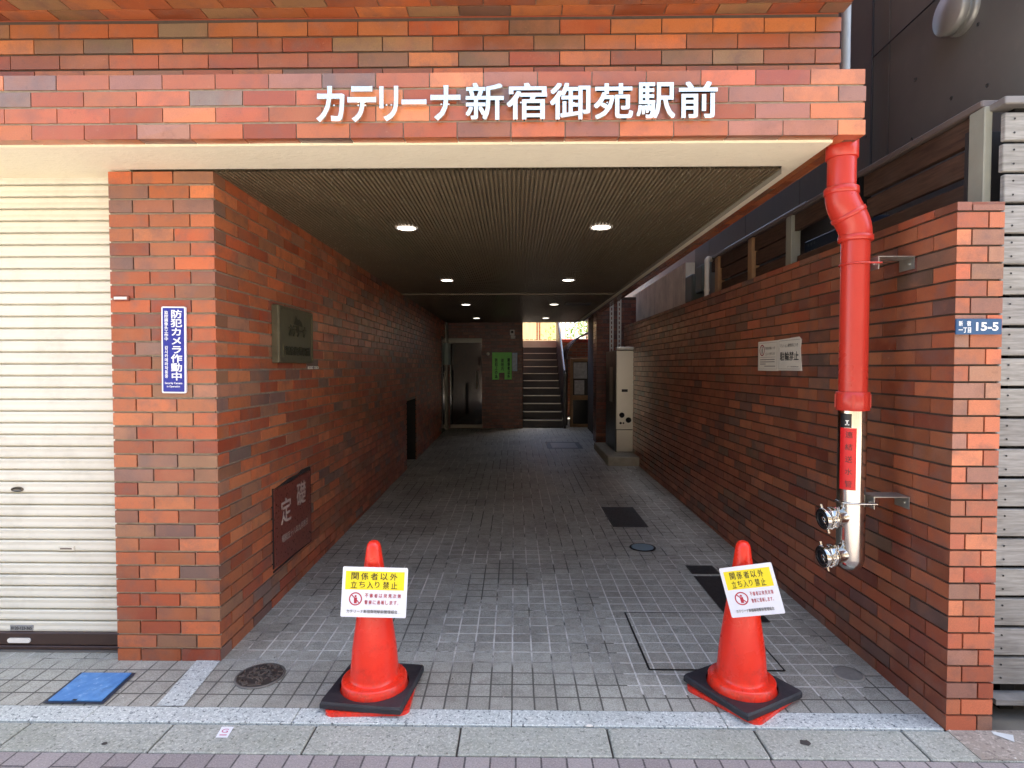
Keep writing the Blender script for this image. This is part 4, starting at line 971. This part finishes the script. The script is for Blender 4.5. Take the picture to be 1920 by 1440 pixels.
M_PRAIL = mat("cream rail paint", rgb(228, 216, 180), .4)
k = MB()
for q in range(44): k.box(-1.6+q*.13, -1.57+q*.13, 16.6, 16.618, 2.27, 3.2)
k.build("bars", M_PRAIL, rl_)
k = MB().box(-1.65, 4.2, 16.585, 16.635, 3.2, 3.25); k.build("top_rail", M_PRAIL, rl_); k = MB().box(-1.65, 4.2, 16.585, 16.635, 2.24, 2.27); k.build("bottom_rail", M_PRAIL, rl_)
rb = thing("rear_house", "sunlit orange brick house with cream window bands beyond the railing", "house", (-1, 21, 2.19))
k = MB(); bricks(k, (-6, 21, 2.19), UX, UZ, -UY, 7.4, 4., .23, .06, .24, .07, lambda r: .12*(r % 2), PAL_F, 62, d=.008); k.box(-6, 1.4, 21.009, 25, 2.19, 6.2, mi=1); k.build("wall", [M_BRICK, M_MORTAR], rb)
for q in range(3):
    k = MB(); x0 = -.5+q*.75-.3
    k.box(x0, x0+.6, 20.95, 21.0, 2.5, 3.3); k.build("window", mat("cream panel", rgb(232, 212, 160), .5), rb)
    
def leaves():
    t = NT("yellow-green foliage"); oi = t.noise(7, 2)
    c = t.mix(oi, rgb(84, 132, 36), rgb(150, 186, 58)); t.b.inputs["Transmission Weight"].default_value = 0
    return t.out(c, .5)
tre = thing("garden_tree", "leafy yellow-green garden tree behind the railing at the back right", "tree", (2.2, 19.2, 2.19))
k = MB(); k.tube([(2.2, 19.2, 2.15), (2.25, 19.2, 3.0), (2.2, 19.3, 3.9), (2.3, 19.2, 4.6)], [.08, .065, .05, .02], 8); k.tube([(2.25, 19.2, 3.0), (1.8, 19.1, 3.5)], [.04, .015], 6); k.tube([(2.22, 19.25, 3.4), (2.8, 19.4, 4.0)], [.04, .015], 6); k.build("trunk", mat("bark", rgb(96, 80, 62), .9), tre)
k = MB(); rr = random.Random(9); cl = [(rr.gauss(2.35, .55), rr.gauss(19.2, .5), rr.uniform(2.5, 4.9), rr.uniform(.14, .34)) for _ in range(46)]
for (cx_, cy_, cz_, cr_) in cl:
    for _ in range(70):
        d = Vector((rr.gauss(0, 1), rr.gauss(0, 1), rr.gauss(0, 1))).normalized()*cr_*rr.uniform(.5, 1.1); p = Vector((cx_, cy_, cz_))+d
        a = Vector((rr.gauss(0, 1), rr.gauss(0, 1), rr.gauss(0, .6))).normalized(); b = a.cross(Vector((rr.gauss(0, 1), rr.gauss(0, 1), rr.gauss(0, 1)))).normalized(); s_ = rr.uniform(.025, .05)
        k.add([p-a*s_*1.6, p-b*s_*.6, p+a*s_*1.6, p+b*s_*.6], [[0, 1, 2, 3]])
k.build("crown", leaves(), tre)

# ------------------------------------------------------------------ unseen building across the street, added to bounce sunlight onto the facade
ob = thing("opposite_building", "unseen tan rendered building added across the street to bounce light at the brick building", "building", (0, -6.5, 0))
k = MB(); wins = []
xs_ = [-16+3.2*i for i in range(11)]
for fl_ in range(2):
    for x in xs_: wins.append((x+.7, x+2.5, .9+3*fl_, 2.5+3*fl_))
bed(k, (16, -6.5, -.02), -UX, UZ, UY, 35.2-3.2, 6.3, 0., holes=[(16-b, 16-a, c+.02, d+.02) for a, b, c, d in wins if a > -16 and b < 16], mi=0)
k.box(-16, 16, -12, -6.75, -.02, 6.4); k.build("wall", mat("cream render", rgb(176, 164, 148), .8, var=.1, scale=1.5), ob)
for a, b, c, d in wins:
    if a > -16 and b < 16: MB().box(a, b, -6.74, -6.62, c, d).build("window", M_DGLASS, ob)

# ------------------------------------------------------------------ the neighbour on the right
nbh = thing("neighbour_building", "dark charcoal panelled building rising on the right beyond the wooden fence", "building", (5, 5, 0))
def dark_panel():
    t = NT("charcoal panel"); n1 = t.noise(1.1, 5, .6); n2 = t.noise(9, 5)
    c = t.mix(t.ramp(n1, .3, .7), rgb(84, 84, 82), rgb(112, 110, 105)); c = t.mix(t.ramp(n2, .6, .75, 0, .3), c, rgb(122, 118, 112))
    t.bump(t.noise(60, 3), .15, .002); return t.out(c, t.ramp(n1, .3, .7, .4, .6))
NX = 2.4
k = MB(); y = 2.66
for ye in (3.855, 5.05, 6.25, 7.45, 8.05):
    k.box(NX, NX+.03, y+.007, ye-.007, 0, 9.4); y = ye
k.box(NX+.03, 12, 2.66, 8.05, 0, 9.4, mi=1); k.box(2.7, 12, 8.05, 15.2, 0, 9.4, mi=1); k.build("wall", [dark_panel(), mat("panel joint", rgb(150, 146, 138), .6)], nbh)  # rear block behind the concrete wall is added to keep the sun out
k = MB()
for y_, z_ in ((3.05, 2.95), (3.12, 3.3), (3.3, 3.0), (3.6, 3.25), (3.62, 2.9), (3.9, 2.75), (3.25, 2.75), (4.1, 3.1)): k.lathe([(0, .004), (.009, .003), (.012, 0)], 10, Matrix.Translation((NX, y_, z_)) @ Matrix.Rotation(R(-90), 4, "Y"))
k.build("fixings", mat("fixing cap", rgb(60, 60, 58), .5), nbh)
k = MB().tube([(NX-.012, 4.02, 0), (NX-.012, 4.02, 9.3)], .007, 6); k.tube([(NX-.012, 4.02, 3.6), (NX-.012, 3.4, 3.62)], .005, 6); k.build("cable", mat("black cable", rgb(38, 38, 38), .5), nbh)
vc = thing("vent_cap", "round grey vent cap on the dark panelled wall at the upper right", "vent", (NX, 3.22, 3.42))
M_VENT = mat("grey vent metal", rgb(150, 150, 146), .4, .4, var=.1)
e = Matrix.Translation((NX, 3.22, 3.42)) @ Matrix.Rotation(R(-90), 4, 'Y')
k = MB(); k.lathe([(.115, 0), (.115, .02), (.10, .026), (.086, .028), (.086, .05)], 36, e); k.build("flange", M_VENT, vc)
k = MB(); k.lathe([(.086, .05), (.112, .05), None, (.112, .05), (.115, .055), (.115, .085), (.108, .094), (0, .10)], 36, e); k.build("cover", M_VENT, vc)

def wood_mat(name, a, b):
    t = NT(name); mp = t.n("ShaderNodeMapping", {"Vector": t.tc.outputs["Object"], "Scale": (1.2, 1.2, 16)}).outputs[0]
    n1 = t.noise(5, 6, .65, mp); n2 = t.noise(3, 3); c = t.mix(t.ramp(n1, .32, .68), a, b); c = t.mix(t.ramp(n2, .5, .8, 0, .4), c, rgb(92, 88, 82))
    at = t.n("ShaderNodeAttribute", attribute_name="Col"); c = t.mix(1., c, at.outputs[0], 'MULTIPLY'); t.bump(n1, .35, .003); return t.out(c, .7, 0., .3)
M_GREYW = wood_mat("weathered grey board", rgb(122, 119, 114), rgb(166, 164, 160))
M_BRNW = wood_mat("dark brown board", rgb(62, 46, 38), rgb(92, 70, 56))
fe = thing("slat_fence", "weathered grey fence of wide horizontal boards beside the brick wall end", "fence", (3, 2.5, 0))
k = MB(); z = .125; rr = random.Random(3)
while z < 2.5:
    g_ = rr.uniform(.86, 1.08); j = rr.uniform(-.003, .003)
    k.box(2.035+rr.uniform(-.006, .006), 5.5, 2.49+j, 2.515+j, z, z+.116, col=(g_, g_, g_*rr.uniform(.97, 1.0)), bev=.003); z += .1295
k.box(2.02, 5.5, 2.44, 2.515, .062, .085, col=(.8, .8, .8)); k.build("boards", M_GREYW, fe)
k = MB(); z = .125
while z < 2.5:
    for a in (.03, .088): k.lathe([(0, .0012), (.004, .001), (.0045, 0)], 10, Matrix.Translation((2.075, 2.487, z+a)) @ Matrix.Rotation(R(90), 4, 'X'))
    z += .1295
k.build("screws", mat("dark screw", rgb(50, 48, 46), .5, .6), fe)
MB().box(2.02, 5.5, 2.47, 2.56, 2.60, 2.632, bev=.004).build("cap", mat("grey metal cap", rgb(126, 122, 118), .5, .3), fe)
for px_ in (2.10, 4.0): MB().box(px_, px_+.06, 2.519, 2.58, .0, 2.60).build("post", M_BRNW, fe)
MB().box(2.0, 5.5, 2.64, 2.66, 0, 2.55).build("backing_sheet", mat("dark backing", rgb(40, 38, 38), .8), fe)

fd = thing("side_fence", "dark brown timber fence with open bays, above the brick boundary wall", "fence", (2.05, 4, 0))
M_POSTG = mat("grey-green post", rgb(138, 138, 124), .6, var=.12)
MB().box(2.0, 2.09, 2.57, 6.2, 2.628, 2.660, bev=.005).build("cap", mat("brown-grey cap", rgb(104, 94, 88), .5, var=.1), fd)
k = MB(); wc = (1, 1, 1)
k.box(2.025, 2.06, 2.64, 6.2, 2.505, 2.624, col=(.95, .95, .95), bev=.003); k.build("top_board", M_BRNW, fd)
k = MB()
for a, b, zs in ((2.64, 3.45, (2.37, 2.22)), (3.55, 4.30, (2.20,)), (4.45, 5.05, (2.38, 2.24, 2.1, 1.97)), (5.2, 5.9, (2.38, 2.24, 2.1, 1.97))):
    for z in zs: 
        g_ = rr.uniform(.85, 1.1); k.box(2.03, 2.055, a, b, z, z+.115, col=(g_, g_, g_), bev=.003)
k.build("boards", M_BRNW, fd)
for y, m_ in ((2.55, M_POSTG), (3.47, M_BRNW), (4.33, M_POSTG), (5.06, M_WOOD), (5.92, M_WOOD)):
    MB().box(2.0, 2.07 if y > 3 else 2.035, y, y+.09, .0, 2.625, bev=.004).build("post", m_, fd)
sb = thing("speaker_box", "dark navy box with a perforated side behind the side fence", "box", (2.2, 3.95, 2.1))
MB().box(2.13, 2.37, 3.62, 4.40, 1.95, 2.44, bev=.01).build("housing", mat("navy enamel", rgb(22, 34, 52), .45), sb)
k = MB()
for q in range(9):
    for p_ in range(3): k.lathe([(0, .002), (.012, .001)], 8, Matrix.Translation((2.128, 4.24+p_*.045, 2.0+q*.05)) @ Matrix.Rotation(R(-90), 4, 'Y'))
k.build("perforation", mat("dull perforation", rgb(70, 78, 84), .5), sb)
k = MB()
for q in range(6): k.box(2.2, 2.40, 4.5+q*.29, 4.5+q*.29+.28, 2.765+.006*(q % 2), 2.775+.006*(q % 2))
k.tube([(2.19, 4.48, 2.755), (2.19, 6.25, 2.755)], .018, 10)
for q in range(4): k.box(2.20, 2.22, 4.55+q*.5, 4.57+q*.5, 2.60, 2.76)
tag(k.build("awning_roof", mat("grey awning", rgb(110, 114, 112), .4, .3)), "low grey awning roof edge running above the side fence", "awning")
k = MB(); yc = 6.05
k.tube([(1.93, yc, 1.9), (1.93, yc, 2.56), (1.935, yc+.02, 2.61), (1.96, yc+.05, 2.635), (2.05, yc+.15, 2.64)], .026, 12); k.tube([(1.93, yc, 2.02), (2.0, yc, 2.02)], .008, 8)
for z in (2.0, 2.3): k.tube([(1.93, yc, z-.012), (1.93, yc, z+.012)], .03, 12)
tag(k.build("conduit_pipe", mat("cream pipe", rgb(206, 196, 176), .45)), "cream vent pipe with a bent top behind the boundary wall", "pipe")
cwm = NT("board marked concrete"); n1 = cwm.noise(3, 5, .65); c_ = cwm.mix(cwm.ramp(n1, .35, .7), rgb(240, 232, 210), rgb(206, 198, 176)); c_ = cwm.mix(cwm.ramp(cwm.noise(1.5, 5, .7, cwm.n("ShaderNodeMapping", {"Vector": cwm.tc.outputs["Object"], "Scale": (1, 3, .4)}).outputs[0]), .55, .75, 0, .5), c_, rgb(110, 108, 98))
M_CONC = cwm.out(c_, .85)
k = MB().box(2.28, 2.45, 8.08, 14, 0, 2.30); k.box(2.285, 2.45, 8.08, 14, 2.312, 2.95); tag(k.build("concrete_wall", M_CONC), "pale stained concrete wall beyond the end of the boundary wall", "wall")
ac = thing("meter_cluster", "grey utility boxes fixed to the dark wall above the boundary wall", "utility box", (2.2, 7, 2.5))
M_UTIL = mat("grey-green utility", rgb(96, 104, 98), .5, var=.15)
for a in ((6.6, 6.95, 2.3, 2.72), (7.1, 7.35, 2.42, 2.75), (7.5, 7.8, 2.35, 2.7)): MB().box(2.2, 2.38, a[0], a[1], a[2], a[3], bev=.01).build("meter_box", M_UTIL, ac)
k = MB().box(2.34, 2.39, 6.35, 8.0, 2.26, 2.30); k.tube([(2.25, 6.4, 2.30), (2.25, 7.95, 2.30)], .02, 8); k.build("rail", M_UTIL, ac)
